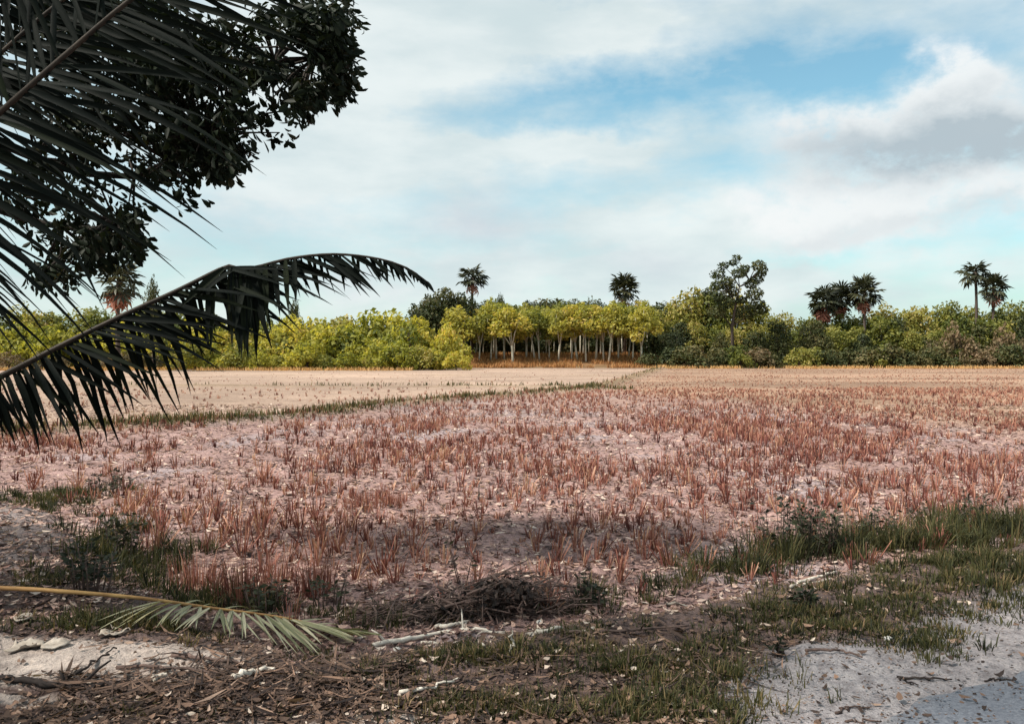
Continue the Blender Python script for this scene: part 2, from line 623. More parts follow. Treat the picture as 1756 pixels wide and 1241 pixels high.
def axis_y():
    a = list(np.arange(3.0, 9.5, 0.04))
    s, y = 0.04, 9.5
    up = []
    while y < 230:
        up.append(y)
        s *= 1.022
        y += s
    while y < 1500:
        up.append(y)
        s *= 1.2
        y += s
    s, y = 0.05, 3.0
    dn = []
    while y > -120:
        s *= 1.15
        y -= s
        dn.append(y)
    return np.array(dn[::-1] + a + up)


SANDY = [(-2.5, 4.62, 1.0, 0.30, 1.35), (-2.5, 4.12, 0.4, 0.08, 0.9), (-1.1, 3.72, 0.6, 0.14, 0.9), (-0.55, 3.85, 0.35, 0.12, 0.7), (0.35, 5.15, 0.35, 0.15, 0.3),
         (-5.4, 9.2, 1.3, 1.4, 0.5), (-2.9, 4.3, 0.8, 0.08, 0.6)]


def soil_colour(x, y):
    fs = field_side(x, y)
    fld = sstep(-0.15, 0.25, fs)
    n = fbm(x * 0.5, y * 0.5, 4)[:, None]
    n2 = fbm(x * 2.7 + 40, y * 2.7, 4)[:, None]
    near = np.array([0.30, 0.198, 0.183]) * (0.7 + 0.6 * n2)
    grey = np.array([0.31, 0.245, 0.248])
    near = near * (1 - sstep(0.55, 0.72, n)) + grey * sstep(0.55, 0.72, n)
    nb = fbm(x * 0.07 + 5, y * 0.16, 4)[:, None]
    far = np.array([0.34, 0.246, 0.192]) * (0.55 + 0.9 * nb)
    farr = np.array([0.29, 0.19, 0.135]) * (0.5 + 1.0 * nb)
    side = sstep(2, 8, x - 0.22 * (y - 49.6))[:, None]
    far = far * (1 - side) + farr * side
    # the far plots begin past the bunds
    bl = (x + 11.6) * -0.856 + (y - 21.0) * 0.518      # left bund
    br = (x - 4.8) * 0.956 + (y - 49.6) * 0.293        # right edge
    fm = np.maximum(sstep(-2.5, 1.5, bl), sstep(-4, 3, br))[:, None]
    fm = np.maximum(fm, 0.6 * sstep(18, 48, y)[:, None])
    c = near * (1 - fm) + far * fm
    b = bund(x, y)
    bm = np.clip(b / 0.2, 0, 1)[:, None] * 0.55
    c = c * (1 - bm) + np.array([0.21, 0.155, 0.08]) * bm
    g = sstep(138, 150, y)[:, None]
    gr = grove(x, y)[:, None]
    c = c * (1 - g) + (np.array([0.16, 0.11, 0.06]) * (1 - gr) + np.array([0.30, 0.135, 0.06]) * gr) * g
    # verge: humus, sand
    ver = np.array([0.115, 0.082, 0.075]) * (0.6 + 0.8 * n2)
    sand = np.array([0.36, 0.305, 0.275]) * (0.8 + 0.4 * n2)
    s = np.zeros(len(x))
    for (sx, sy, rx, ry, w) in SANDY:
        s = np.maximum(s, w * np.exp(-((x - sx) / rx) ** 2 - ((y - sy) / ry) ** 2))
    s = s + (fbm(x * 3.1 + 9, y * 3.1, 4) - 0.5) * 0.5
    sm = sstep(0.30, 0.55, s)[:, None]
    rd = road_in(x, y) + (fbm(x * 1.7 + 3, y * 1.7, 4) - 0.5) * 0.7
    reach = 0.75 * sstep(-0.3, 1.2, x * 0.865 + y * 0.5 - 2.4) + 0.05
    sm = np.maximum(sm, sstep(-reach - 0.15, -reach + 0.12, rd)[:, None])
    pathc = np.array([0.275, 0.252, 0.258]) * (0.85 + 0.3 * n2)
    sand = sand * (1 - sstep(0, 1, x)[:, None]) + pathc * sstep(0, 1, x)[:, None]
    ver = ver * (1 - sm) + sand * sm
    left = sstep(-3.2, -4.2, x)[:, None] * sstep(5.5, 6.8, y)[:, None]
    ver = ver * (1 - 0.8 * left) + np.array([0.27, 0.225, 0.22]) * (0.6 + 0.8 * n2) * 0.8 * left
    f = fld[:, None]
    f = np.maximum(f, sstep(20, 30, y)[:, None])
    return ver * (1 - f) + c * f


def build_ground():
    xs, ys = axis_x(), axis_y()
    X, Y = np.meshgrid(xs, ys)
    x, y = X.ravel(), Y.ravel()
    z = hgt(x, y)
    V = np.stack([x, y, z], 1)
    nx, ny = len(xs), len(ys)
    i = np.arange(nx * ny).reshape(ny, nx)
    Q = np.stack([i[:-1, :-1].ravel(), i[:-1, 1:].ravel(), i[1:, 1:].ravel(), i[1:, :-1].ravel()], 1)
    me = mesh('ground', V, Q, M['soil'], True, None, soil_colour(x, y))
    o = link('ground', me)
    props(o, 'dry pinkish field soil with bunds running to the far trees', None, None, 'structure')


def build_road():
    # a strip of asphalt on which the photographer stands; only its corner shows
    e = np.array([0.861, 0.508])
    V, Q, A = [], [], []
    us = np.arange(-45, 60, 0.12)
    for k, u in enumerate(us):
        w0 = (fbm(np.array(u * 1.6), np.array(2.5), 4) - 0.5) * 0.34
        for j, w in enumerate((w0 - 0.03, w0, 0.55, 2.4, 4.2)):
            p = np.array([RX, RY]) + e * u + RN * w
            crown = 0.287 + 0.012 * math.sin(min(1, max(0, w / 4.2)) * math.pi)
            V.append((p[0], p[1], crown if j > 1 else (0.268 if j else 0.24)))
            A.append((0, 0.15, 1.0, 1.3, 1.3)[j])
    n = 5
    for k in range(len(us) - 1):
        for j in range(n - 1):
            Q.append((k * n + j, k * n + j + 1, (k + 1) * n + j + 1, (k + 1) * n + j))
    me = mesh('road', V, np.array(Q)[:, ::-1], M['asphalt'], True, A)
    props(link('road', me), 'grey blue asphalt road edge at the sandy shoulder', None, None, 'structure')


build_ground()
build_road()

# ------------------------------------------------------------------ blades (grass, stubble, straw)


def blades(root, h, w, az, lean, var, cut=False, bend=0.35):
    """upright blades: 5 verts, 3 triangles each; cut=True gives blunt straws"""
    n = len(root)
    d = np.stack([np.cos(az), np.sin(az), np.zeros(n)], 1)
    s = np.stack([-np.sin(az), np.cos(az), np.zeros(n)], 1)
    tw = rng.uniform(-1.2, 1.2, n)
    s = s * np.cos(tw)[:, None] + d * np.sin(tw)[:, None]
    up = np.array([0, 0, 1.0])
    m = root + up * (h * 0.55)[:, None] + d * (h * lean * 0.4)[:, None]
    tip = root + up * (h * (1 - bend * lean * lean))[:, None] + d * (h * lean * 1.0)[:, None]
    hw = (w * 0.5)[:, None] * s
    if cut:
        V = np.stack([root - hw, root + hw, tip + hw * 0.8, tip - hw * 0.8], 1)
        k = np.arange(n)[:, None] * 4
        T = np.concatenate([k + np.array([0, 1, 2]), k + np.array([0, 2, 3])])
        vv = np.repeat(var, 4)
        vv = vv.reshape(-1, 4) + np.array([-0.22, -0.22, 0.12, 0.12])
        return V.reshape(-1, 3), T, np.clip(vv.ravel(), 0, 1)
    V = np.stack([root - hw, root + hw, m + hw * 0.8, m - hw * 0.8, tip], 1)
    k = np.arange(n)[:, None] * 5
    T = np.concatenate([k + np.array([0, 1, 2]), k + np.array([0, 2, 3]), k + np.array([3, 2, 4])])
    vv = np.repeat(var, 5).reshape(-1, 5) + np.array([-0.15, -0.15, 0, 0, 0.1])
    return V.reshape(-1, 3), T, np.clip(vv.ravel(), 0, 1)


def in_view(x, y, z=0.0, m=40):
    px = 878 + F * x / y
    py = HY + F * (H - z) / y
    return (px > -m) & (px < 1756 + m) & (py < 1241 + m)


# ---- rice stubble
def tuft_points():
    pts = []
    # planted hills in loose rows through the near plot; thinner and paler past the bunds
    for (y0, y1, sp, keep) in ((4.5, 14, 0.20, 0.80), (14, 26, 0.205, 0.75), (26, 52, 0.29, 0.75), (52, 85, 0.46, 0.6), (85, 140, 0.95, 0.6)):
        half = 0.64 * y1 + 1
        gx, gy = np.meshgrid(np.arange(-half, half, sp), np.arange(y0, y1, sp))
        gx = gx.ravel() + rng.normal(0, sp * 0.2, gx.size)
        gy = gy.ravel() + rng.normal(0, sp * 0.2, gy.size)
        ok = in_view(gx, gy) & (rng.random(gx.size) < keep)
        pts.append(np.stack([gx[ok], gy[ok]], 1))
    p = np.concatenate(pts)
    x, y = p[:, 0], p[:, 1]
    fs = field_side(x, y)
    bare = fbm(x * 0.42 + 3, y * 0.30 + 8, 3)
    leftside = sstep(-1, -7, x - 0.1 * y) * (1 - sstep(16, 24, y))
    ok = (fs > 0.55) & (rng.random(len(x)) > sstep(0.52, 0.72, bare + 0.10 * leftside) * 0.9)
    clump = fbm(x * 1.5 + 11, y * 1.1 + 4, 2)
    ok &= rng.random(len(x)) < 0.5 + 0.5 * sstep(0.40, 0.58, clump)
    ok &= rng.random(len(x)) < (0.35 + 0.65 * sstep(0.5, 2.2, fs)) * (0.45 + 0.55 * sstep(5.5, 9.5, y))
    bl = (x + 12.5) * -0.856 + (y - 21.0) * 0.518
    ok &= ~((bl > 0.3) & (rng.random(len(x)) < 0.86) & (x < 4.8 + 0.2 * (y - 49)))
    return p[ok]


def tuft_blades(n, hmean, spread):
    a = rng.uniform(0, 2 * np.pi, n)
    r = spread * np.sqrt(rng.random(n))
    root = np.stack([np.cos(a) * r, np.sin(a) * r, np.full(n, -0.02)], 1)
    h = hmean * rng.uniform(0.45, 1.15, n)
    lean = np.abs(rng.normal(0.0, 0.36, n))
    return root, h, a + rng.normal(0, 0.6, n), lean


def build_stubble():
    p = tuft_points()
    x, y = p[:, 0], p[:, 1]
    z = hgt(x, y)
    hs = 0.075 + 0.18 * fbm(x * 0.35 + 2, y * 0.35 + 7, 3) + rng.normal(0, 0.045, len(x))
    hs *= 1 - 0.5 * sstep(40, 60, y)
    hs = np.clip(hs, 0.045, 0.30)
    size = hs / y
    vis = (878 + F * x / y > 0) & (878 + F * x / y < 1756)
    order = np.argsort(-(size * vis))
    near, rest = order[:300], order[300:]
    temps = []
    for k in range(9):
        root, h, az, lean = tuft_blades(15, 1.0, 0.16)
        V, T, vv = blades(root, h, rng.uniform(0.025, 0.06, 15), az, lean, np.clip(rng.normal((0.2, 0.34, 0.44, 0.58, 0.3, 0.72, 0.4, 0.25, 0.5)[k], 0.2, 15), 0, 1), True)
        temps.append(mesh('rice_stubble', V, T, M['stubble'], False, vv))
    for j, i in enumerate(near):
        o = link('rice_stubble', temps[int(rng.integers(9))])
        o.location = (x[i], y[i], z[i])
        s = hs[i] * 1.05
        o.scale = (s * rng.uniform(0.9, 1.4), s * rng.uniform(0.9, 1.4), s)
        o.rotation_euler = (rng.normal(0, 0.12), rng.normal(0, 0.12), rng.uniform(0, 6.28))
        props(o, 'cut reddish brown rice stubble tuft standing in the near plot', 'stubble', 'rice stubble tufts of the near plot')
    Vs, Ts, As, n = [], [], [], 0
    for i in rest:
        far = y[i] > 24
        nb = 6 if far else 11
        root, h, az, lean = tuft_blades(nb, hs[i], hs[i] * 0.2 + 0.012)
        root = root + np.array([x[i], y[i], z[i]])
        w = np.full(nb, 0.009 + 0.00042 * y[i])
        base = 0.38 + 0.25 * (vnoise(x[i] * 0.7, y[i] * 0.7) - 0.5) + 0.18 * float(sstep(20, 60, y[i])) + rng.normal(0.03, 0.19)
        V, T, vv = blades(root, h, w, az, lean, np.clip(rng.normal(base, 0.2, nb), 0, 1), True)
        Vs.append(V)
        Ts.append(T + n)
        As.append(vv)
        n += len(V)
    o = link('stubble', mesh('stubble', np.concatenate(Vs), np.concatenate(Ts), M['stubble'], False, np.concatenate(As)))
    props(o, 'field of cut rice stubble reaching away towards the trees', 'stubble', None, 'stuff')
    print('tufts', len(p))


def flat_bits(name, x, y, L, W, var, mat, label, cat, lift=0.012, curl=0.3):
    """small loose pieces lying on the soil: folded four-vertex flakes"""
    n = len(x)
    z = hgt(x, y) + lift * rng.uniform(0.2, 1.6, n)
    a = rng.uniform(0, 2 * np.pi, n)
    d = np.stack([np.cos(a), np.sin(a), rng.normal(0, 0.12, n)], 1)
    s = np.stack([-np.sin(a), np.cos(a), rng.normal(0, 0.35, n)], 1)
    c = np.stack([x, y, z], 1)
    up = np.array([0, 0, 1.0])
    k = (L * curl * rng.uniform(0, 1, n))[:, None] * up
    hl, hw = d * L[:, None] / 2, s * W[:, None] / 2
    sk = rng.uniform(0.1, 0.5, n)[:, None]
    V = np.stack([c - hl + k, c - hl * sk - hw, c + hl * 0.5 - hw * 0.8 + k * 0.2, c + hl + k * 0.7, c + hl * sk + hw, c - hl * 0.5 + hw * 0.7 + k * 0.3], 1).reshape(-1, 3)
    i = np.arange(n)[:, None] * 6
    T = np.concatenate([i + np.array(q) for q in ((0, 1, 5), (1, 4, 5), (1, 2, 4), (2, 3, 4))])
    o = link(name, mesh(name, V, T, mat, False, np.repeat(var, 6)))
    return props(o, label, cat, None, 'stuff')


def build_straw():
    # loose straw and clods between the tufts, spread evenly over the picture's depth
    n = 95000
    y = 4.6 * np.exp(rng.random(n) * math.log(34 / 4.6))
    x = rng.uniform(-0.63, 0.63, n) * y
    ok = ((field_side(x, y) > 0.1) | ((x < -2.6) & (y > 5.3))) & (rng.random(n) < 0.35 + 0.9 * fbm(x * 1.1, y * 1.1, 3))
    x, y = x[ok], y[ok]
    n = len(x)
    L = rng.uniform(0.025, 0.13, n) * (0.6 + 0.035 * y)
    W = L * rng.uniform(0.10, 0.35, n) + 0.004
    flat_bits('loose_straw', x, y, L, W, np.clip(np.where(rng.random(n) < 0.45, rng.normal(0.16, 0.12, n), rng.normal(0.62, 0.22, n)), 0, 1), M['straw'],
              'loose straw and trash scattered over the stubble plot', 'straw', 0.016, 0.25)


build_stubble()
build_straw()

# ---- verge grass
GRASS = [  # photo x, y, radius across, radius along, density, height
    (1690, 915, 110, 12, 1.0, 0.32), (1580, 930, 110, 12, 1.0, 0.30), (1470, 945, 110, 12, 1.0, 0.32), (1370, 960, 90, 12, 1.0, 0.30), (1260, 980, 90, 10, 0.9, 0.24),
    (1150, 1000, 80, 10, 0.8, 0.20), (1050, 1020, 70, 10, 0.6, 0.17), (1690, 970, 120, 18, 0.5, 0.12), (1500, 1005, 150, 16, 0.35, 0.09),
    (1560, 1040, 150, 22, 0.50, 0.08), (1420, 1075, 150, 26, 0.70, 0.08), (1590, 1105, 70, 20, 0.9, 0.08), (1340, 1050, 80, 20, 0.7, 0.09),
    (1130, 1150, 140, 30, 1.1, 0.08), (1150, 1215, 150, 30, 1.3, 0.10), (960, 1225, 150, 22, 0.9, 0.08), (830, 1125, 110, 15, 1.3, 0.08), (760, 1050, 60, 9, 0.6, 0.15), (690, 1066, 60, 9, 0.6, 0.15), (560, 1130, 90, 12, 0.5, 0.06), (980, 1045, 80, 9, 0.6, 0.16),
    (640, 1155, 110, 14, 0.8, 0.06), (240, 975, 70, 26, 0.8, 0.22), (330, 1035, 110, 12, 0.8, 0.22), (190, 920, 40, 24, 0.6, 0.20),
    (480, 1048, 90, 10, 0.7, 0.20), (120, 1070, 130, 10, 0.5, 0.09), (60, 870, 90, 18, 0.5, 0.14), (780, 1210, 120, 16, 0.8, 0.07),
    (250, 1068, 60, 10, 0.6, 0.11), (1000, 1085, 110, 10, 0.4, 0.07), (60, 1000, 80, 16, 0.3, 0.1),
    (1250, 1110, 60, 26, 0.4, 0.07), (900, 1035, 80, 10, 0.4, 0.14), (590, 1062, 70, 10, 0.6, 0.15), (300, 1215, 250, 14, 0.2, 0.05),
]


def build_grass():
    Vs, Ts, As, n0 = [], [], [], 0
    for (px, py, rx, ry, dens, hh) in GRASS:
        c = G(px, py)
        wx = rx / F * c.y
        near, far = G(px, min(1400, py + ry)), G(px, py - ry)
        wy = max(0.12, (far.y - near.y) / 2)
        n = int(8200 * dens * wx * wy * (3.6 if hh < 0.13 else 1.0))
        # clumped: blades gather in tussocks
        nt = max(8, n // 26)
        tx = c.x + rng.normal(0, 0.62, nt) * wx
        ty = c.y + rng.normal(0, 0.62, nt) * wy
        pick = rng.integers(0, nt, n)
        x = tx[pick] + rng.normal(0, 0.04, n)
        y = ty[pick] + rng.normal(0, 0.04, n)
        ok = (y > 2.2) & (road_in(x, y) < -0.22)
        x, y, pick = x[ok], y[ok], pick[ok]
        n = len(x)
        if n == 0:
            continue
        th = rng.uniform(0.3, 1.2, nt)
        tv = rng.normal(0.33 if hh > 0.13 else 0.44, 0.22, nt)
        outw = np.arctan2(y - ty[pick], x - tx[pick]) + rng.normal(0, 0.5, n)
        h = hh * th[pick] * rng.uniform(0.5, 1.2, n)
        root = np.stack([x, y, hgt(x, y) - 0.01], 1)
        V, T, vv = blades(root, h, rng.uniform(0.004, 0.008, n) * (0.6 + 0.09 * c.y) + 0.001, outw, np.abs(rng.normal(0.40, 0.35, n)),
                          np.clip(tv[pick] + rng.normal(0, 0.16, n), 0, 1))
        Vs.append(V)
        Ts.append(T + n0)
        As.append(vv)
        n0 += len(V)
    o = link('verge_grass', mesh('verge_grass', np.concatenate(Vs), np.concatenate(Ts), M['grass'], False, np.concatenate(As)))
    props(o, 'patchy olive green grass along the verge and plot edge', 'grass', None, 'stuff')
    print('grass tris', sum(len(t) for t in Ts))


def strip_grass(name, mat, x, y, h, w, label, base=0.5, lean=0.3):
    n = len(x)
    root = np.stack([x, y, hgt(x, y) - 0.02], 1)
    V, T, vv = blades(root, h, w, rng.uniform(0, 6.28, n), np.abs(rng.normal(lean, 0.25, n)), np.clip(rng.normal(base, 0.2, n), 0, 1))
    o = link(name, mesh(name, V, T, mat, False, vv))
    return props(o, label, 'grass', None, 'stuff')


def build_far_grass():
    # grassy bunds
    xs, ys = [], []
    for (ax, ay, bx, by, n, w) in ((-4.5, 32.5, 4.8, 49.6, 3000, 0.33), (-12.1, 20.1, -7.0, 25.2, 4600, 0.30), (-16, 16.5, -12.1, 20.1, 1600, 0.3), (-7.0, 25.2, -4.5, 32.5, 2200, 0.32), (-40, 56.0, 5, 53.0, 2200, 0.3), (4.8, 49.6, 25, 142, 450, 0.4), (2.0, 47.5, 6.5, 50.5, 1200, 0.5)):
        t = rng.random(n)
        keep = rng.random(n) < sstep(0.38, 0.80, 0.5 * vnoise(t * 23 + ax, t * 0 + 3.3) + 0.5 * vnoise(t * 90 + ax, t * 0 + 8.3))
        t = t[keep]
        xs.append(ax + (bx - ax) * t + rng.normal(0, w, len(t)))
        ys.append(ay + (by - ay) * t + rng.normal(0, w, len(t)))
    x, y = np.concatenate(xs), np.concatenate(ys)
    strip_grass('bund_grass', M['grass'], x, y, rng.uniform(0.06, 0.34, len(x)), 0.014 + 0.0009 * y, 'tufted grass growing along the low field bunds', 0.62)
    # orange dry grass under and before the rubber trees
    n = 15000
    x = rng.uniform(-16, 29, n)
    y = 146 + 17 * rng.random(n) ** 1.3
    k = fbm(x * 0.25, y * 0.25, 3)
    ok = k > 0.36
    x, y = x[ok], y[ok]
    strip_grass('dry_bank_grass', M['drygrass'], x, y, rng.uniform(0.3, 1.0, len(x)), np.full(len(x), 0.12), 'orange brown dry grass on the bank below the pale trunks', 0.42)
    # straw coloured fringe at the foot of the tree line elsewhere
    n = 16000
    x = np.concatenate([rng.uniform(-75, -14, n // 2), rng.uniform(22, 100, n // 2)])
    y = np.where(x < 0, 118 + 22 * rng.random(n) ** 1.5, 139 + 14 * rng.random(n) ** 1.5)
    ok = fbm(x * 0.2, y * 0.2 + 9, 3) > 0.45
    x, y = x[ok], y[ok]
    strip_grass('field_edge_grass', M['drygrass'], x, y, rng.uniform(0.2, 0.7, len(x)), np.full(len(x), 0.10), 'low straw coloured grass fringe along the scrub edge', 0.95)


build_grass()
build_far_grass()

# ------------------------------------------------------------------ trees


def crown_mesh(name, clumps, n, size, mat, up=0.45, seed=0, hang=0.0):
    r = np.random.default_rng(seed)
    cl = np.array([c for c, _ in clumps], float)
    rad = np.array([q for _, q in clumps], float)
    vol = rad.prod(1) ** (2 / 3)
    k = r.choice(len(cl), n, p=vol / vol.sum())
    d = r.normal(0, 1, (n, 3))
    d /= np.linalg.norm(d, axis=1)[:, None]
    rr = 0.35 + 0.65 * r.random(n) ** 0.45
    rr *= 0.82 + 0.36 * vnoise(d[:, 0] * 3 + k * 7.1 + seed, d[:, 1] * 3 + d[:, 2] * 5)
    c = cl[k] + d * rad[k] * rr[:, None]
    nrm = d * 0.6 + r.normal(0, 0.6, (n, 3)) + np.array([0, 0, up])
    nrm /= np.linalg.norm(nrm, axis=1)[:, None]
    a = np.cross(nrm, r.normal(0, 1, (n, 3)))
    a /= np.linalg.norm(a, axis=1)[:, None]
    b = np.cross(nrm, a)
    a[:, 2] -= hang
    s = size * r.uniform(0.55, 1.3, n)[:, None]
    V = np.stack([c - a * s * 0.6, c - b * s * 0.33 + nrm * s * 0.1, c + a * s * 0.6, c + b * s * 0.33 + nrm * s * 0.1], 1).reshape(-1, 3)
    i = np.arange(n)[:, None] * 4
    T = np.concatenate([i + np.array([0, 1, 2]), i + np.array([0, 2, 3])])
    cv = r.normal(0.0, 0.18, len(cl))
    var = np.clip(0.5 + cv[k] + r.normal(0, 0.24, n), 0, 1)
    return mesh(name, V, T, mat, False, np.repeat(var, 4))


def clumps_dome(seed, n, spread, z0, z1, r0, r1, flat=0.75):
    """clump centres on a dome"""
    r = random.Random(seed)
    out = []
    for i in range(n):
        a = 2.399 * i + r.uniform(-0.4, 0.4)
        q = math.sqrt((i + 0.5) / n) * spread
        z = z1 - (z1 - z0) * (q / spread) ** 1.8 + r.uniform(-0.08, 0.08) * (z1 - z0)
        s = r.uniform(r0, r1)
        out.append(((math.cos(a) * q, math.sin(a) * q, z), (s, s, s * flat)))
    for i in range(n):
        (cx_, cy_, cz_), (s, _, _) = out[i]
        a = r.uniform(0, 6.28)
        k = r.uniform(0.18, 0.34) * s
        f = s * r.uniform(0.85, 1.25)
        e = r.uniform(0.1, 1.3)
        out.append(((cx_ + math.cos(a) * math.cos(e) * f, cy_ + math.sin(a) * math.cos(e) * f, cz_ + math.sin(e) * f * flat), (k, k, k * 1.5)))
    return out


def tree_trunk(name, clumps, fork, r0, mat, seed, lean=0.25, nl=5):
    r = random.Random(seed)
    mb = MB()
    tx, ty = r.uniform(-lean, lean), r.uniform(-lean, lean)
    mb.tube([(0, 0, -0.4), (tx * 0.3, ty * 0.3, fork * 0.45), (tx, ty, fork)], [r0 * 1.25, r0, r0 * 0.85], 7)
    for c, q in clumps[:nl]:
        c = Vector(c)
        f = Vector((tx, ty, fork))
        mb.tube([f - Vector((0, 0, 0.3)), f.lerp(c, 0.5) + Vector((r.uniform(-.3, .3), r.uniform(-.3, .3), r.uniform(0, .4))), c + Vector((0, 0, q[2] * 0.4))],
                [r0 * 0.62, r0 * 0.42, r0 * 0.12], 6)
    return mb.mesh(name, mat)


class Kind:
    def __init__(self, name, leafmat, barkmat, variants):
        self.name = name
        self.var = []
        for (clumps, n, size, fork, r0, seed, kw) in variants:
            cm = crown_mesh('crown', clumps, n, size, leafmat, seed=seed, **kw)
            tm = tree_trunk('trunk', clumps, fork, r0, barkmat, seed)
            self.var.append((cm, tm))


def plant(kind, v, loc, scale, rz, name, label, cat, group=None):
    cm, tm = kind.var[v % len(kind.var)]
    e = empty(name, loc, rz)
    e.scale = scale if hasattr(scale, '__len__') else (scale,) * 3
    link('trunk', tm, e)
    link('crown', cm, e)
    return props(e, label, cat, group)


def kinds():
    K = {}
    # unit heights in metres; rubber trees: clear pale trunk, spreading crown
    vs_ = []
    for s in range(6):
        cl = clumps_dome(10 + s, 11, 2.4, 5.0 + 0.4 * (s % 3), 9.4, 0.8, 1.6, 0.85)
        vs_.append((cl, 1700, 0.44, 3.4 + 0.5 * (s % 3), 0.15, 10 + s, dict(up=0.5)))
    K['rubber'] = Kind('rubber', M['rubber'], M['pale_bark'], vs_)
    vs_ = []
    for s in range(6):
        cl = clumps_dome(30 + s, 14, 2.9, 3.0, 9.0, 1.3, 2.1, 0.8)
        vs_.append((cl, 2300, 0.50, 3.2, 0.24, 30 + s, dict(up=0.4)))
    K['forest'] = Kind('forest', M['forest'], M['dark_bark'], vs_)
    vs_ = []
    for s in range(4):
        cl = clumps_dome(50 + s, 13, 2.7, 3.2, 9.2, 1.2, 2.0, 0.8)
        vs_.append((cl, 2100, 0.46, 3.4, 0.26, 50 + s, dict(up=0.4)))
    K['dark'] = Kind('dark', M['darkgreen'], M['dark_bark'], vs_)
    vs_ = []
    for s in range(5):
        cl = clumps_dome(70 + s, 11, 2.0, 0.7, 3.0, 0.7, 1.15, 0.85)
        vs_.append((cl, 1300, 0.36, 0.9, 0.10, 70 + s, dict(up=0.4)))
    K['scrub'] = Kind('scrub', M['scrub'], M['dark_bark'], vs_)
    vs_ = []
    for s in range(4):
        cl = clumps_dome(90 + s, 11, 2.0, 0.6, 2.8, 0.7, 1.1, 0.85)
        vs_.append((cl, 1200, 0.34, 0.9, 0.10, 90 + s, dict(up=0.3)))
    K['bush'] = Kind('bush', M['forest'], M['dark_bark'], vs_)
    vs_ = []
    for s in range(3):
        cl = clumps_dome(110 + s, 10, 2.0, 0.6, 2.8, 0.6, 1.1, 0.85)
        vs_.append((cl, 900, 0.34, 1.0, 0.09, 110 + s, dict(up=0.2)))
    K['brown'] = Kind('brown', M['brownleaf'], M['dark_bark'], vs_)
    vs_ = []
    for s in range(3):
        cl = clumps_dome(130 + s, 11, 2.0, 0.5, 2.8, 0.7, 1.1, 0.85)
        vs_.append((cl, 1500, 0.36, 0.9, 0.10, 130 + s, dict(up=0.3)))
    K['shade'] = Kind('shade', M['darkgreen'], M['dark_bark'], vs_)  # bush with darker leaves: canopy shade is put into the leaf colour
    return K


KD = kinds()
ORD = ['first', 'second', 'third', 'fourth', 'fifth', 'sixth', 'seventh', 'eighth', 'ninth', 'tenth', 'eleventh', 'twelfth', 'thirteenth',
       'fourteenth', 'fifteenth', 'sixteenth', 'seventeenth', 'eighteenth', 'nineteenth', 'twentieth', 'twenty-first', 'twenty-second',
       'twenty-third', 'twenty-fourth', 'twenty-fifth']


def put(kind, px, D, top, name, label, cat, group=None, wide=1.0, v=None, unit=10.5):
    """stand a tree at a bearing and distance so that its top reaches the photo row 'top'"""
    X = (px - 878) / F * D
    z = float(hgt(X, D))
    hh = H - (top - HY) / F * D - z
    s = max(0.25, hh / (unit * 0.93))
    w = s * wide * random.uniform(0.9, 1.12)
    return plant(KD[kind], random.randrange(20) if v is None else v, (X, D, z - 0.05), (w, w, s), random.uniform(0, 6.28), name, label, cat, group)


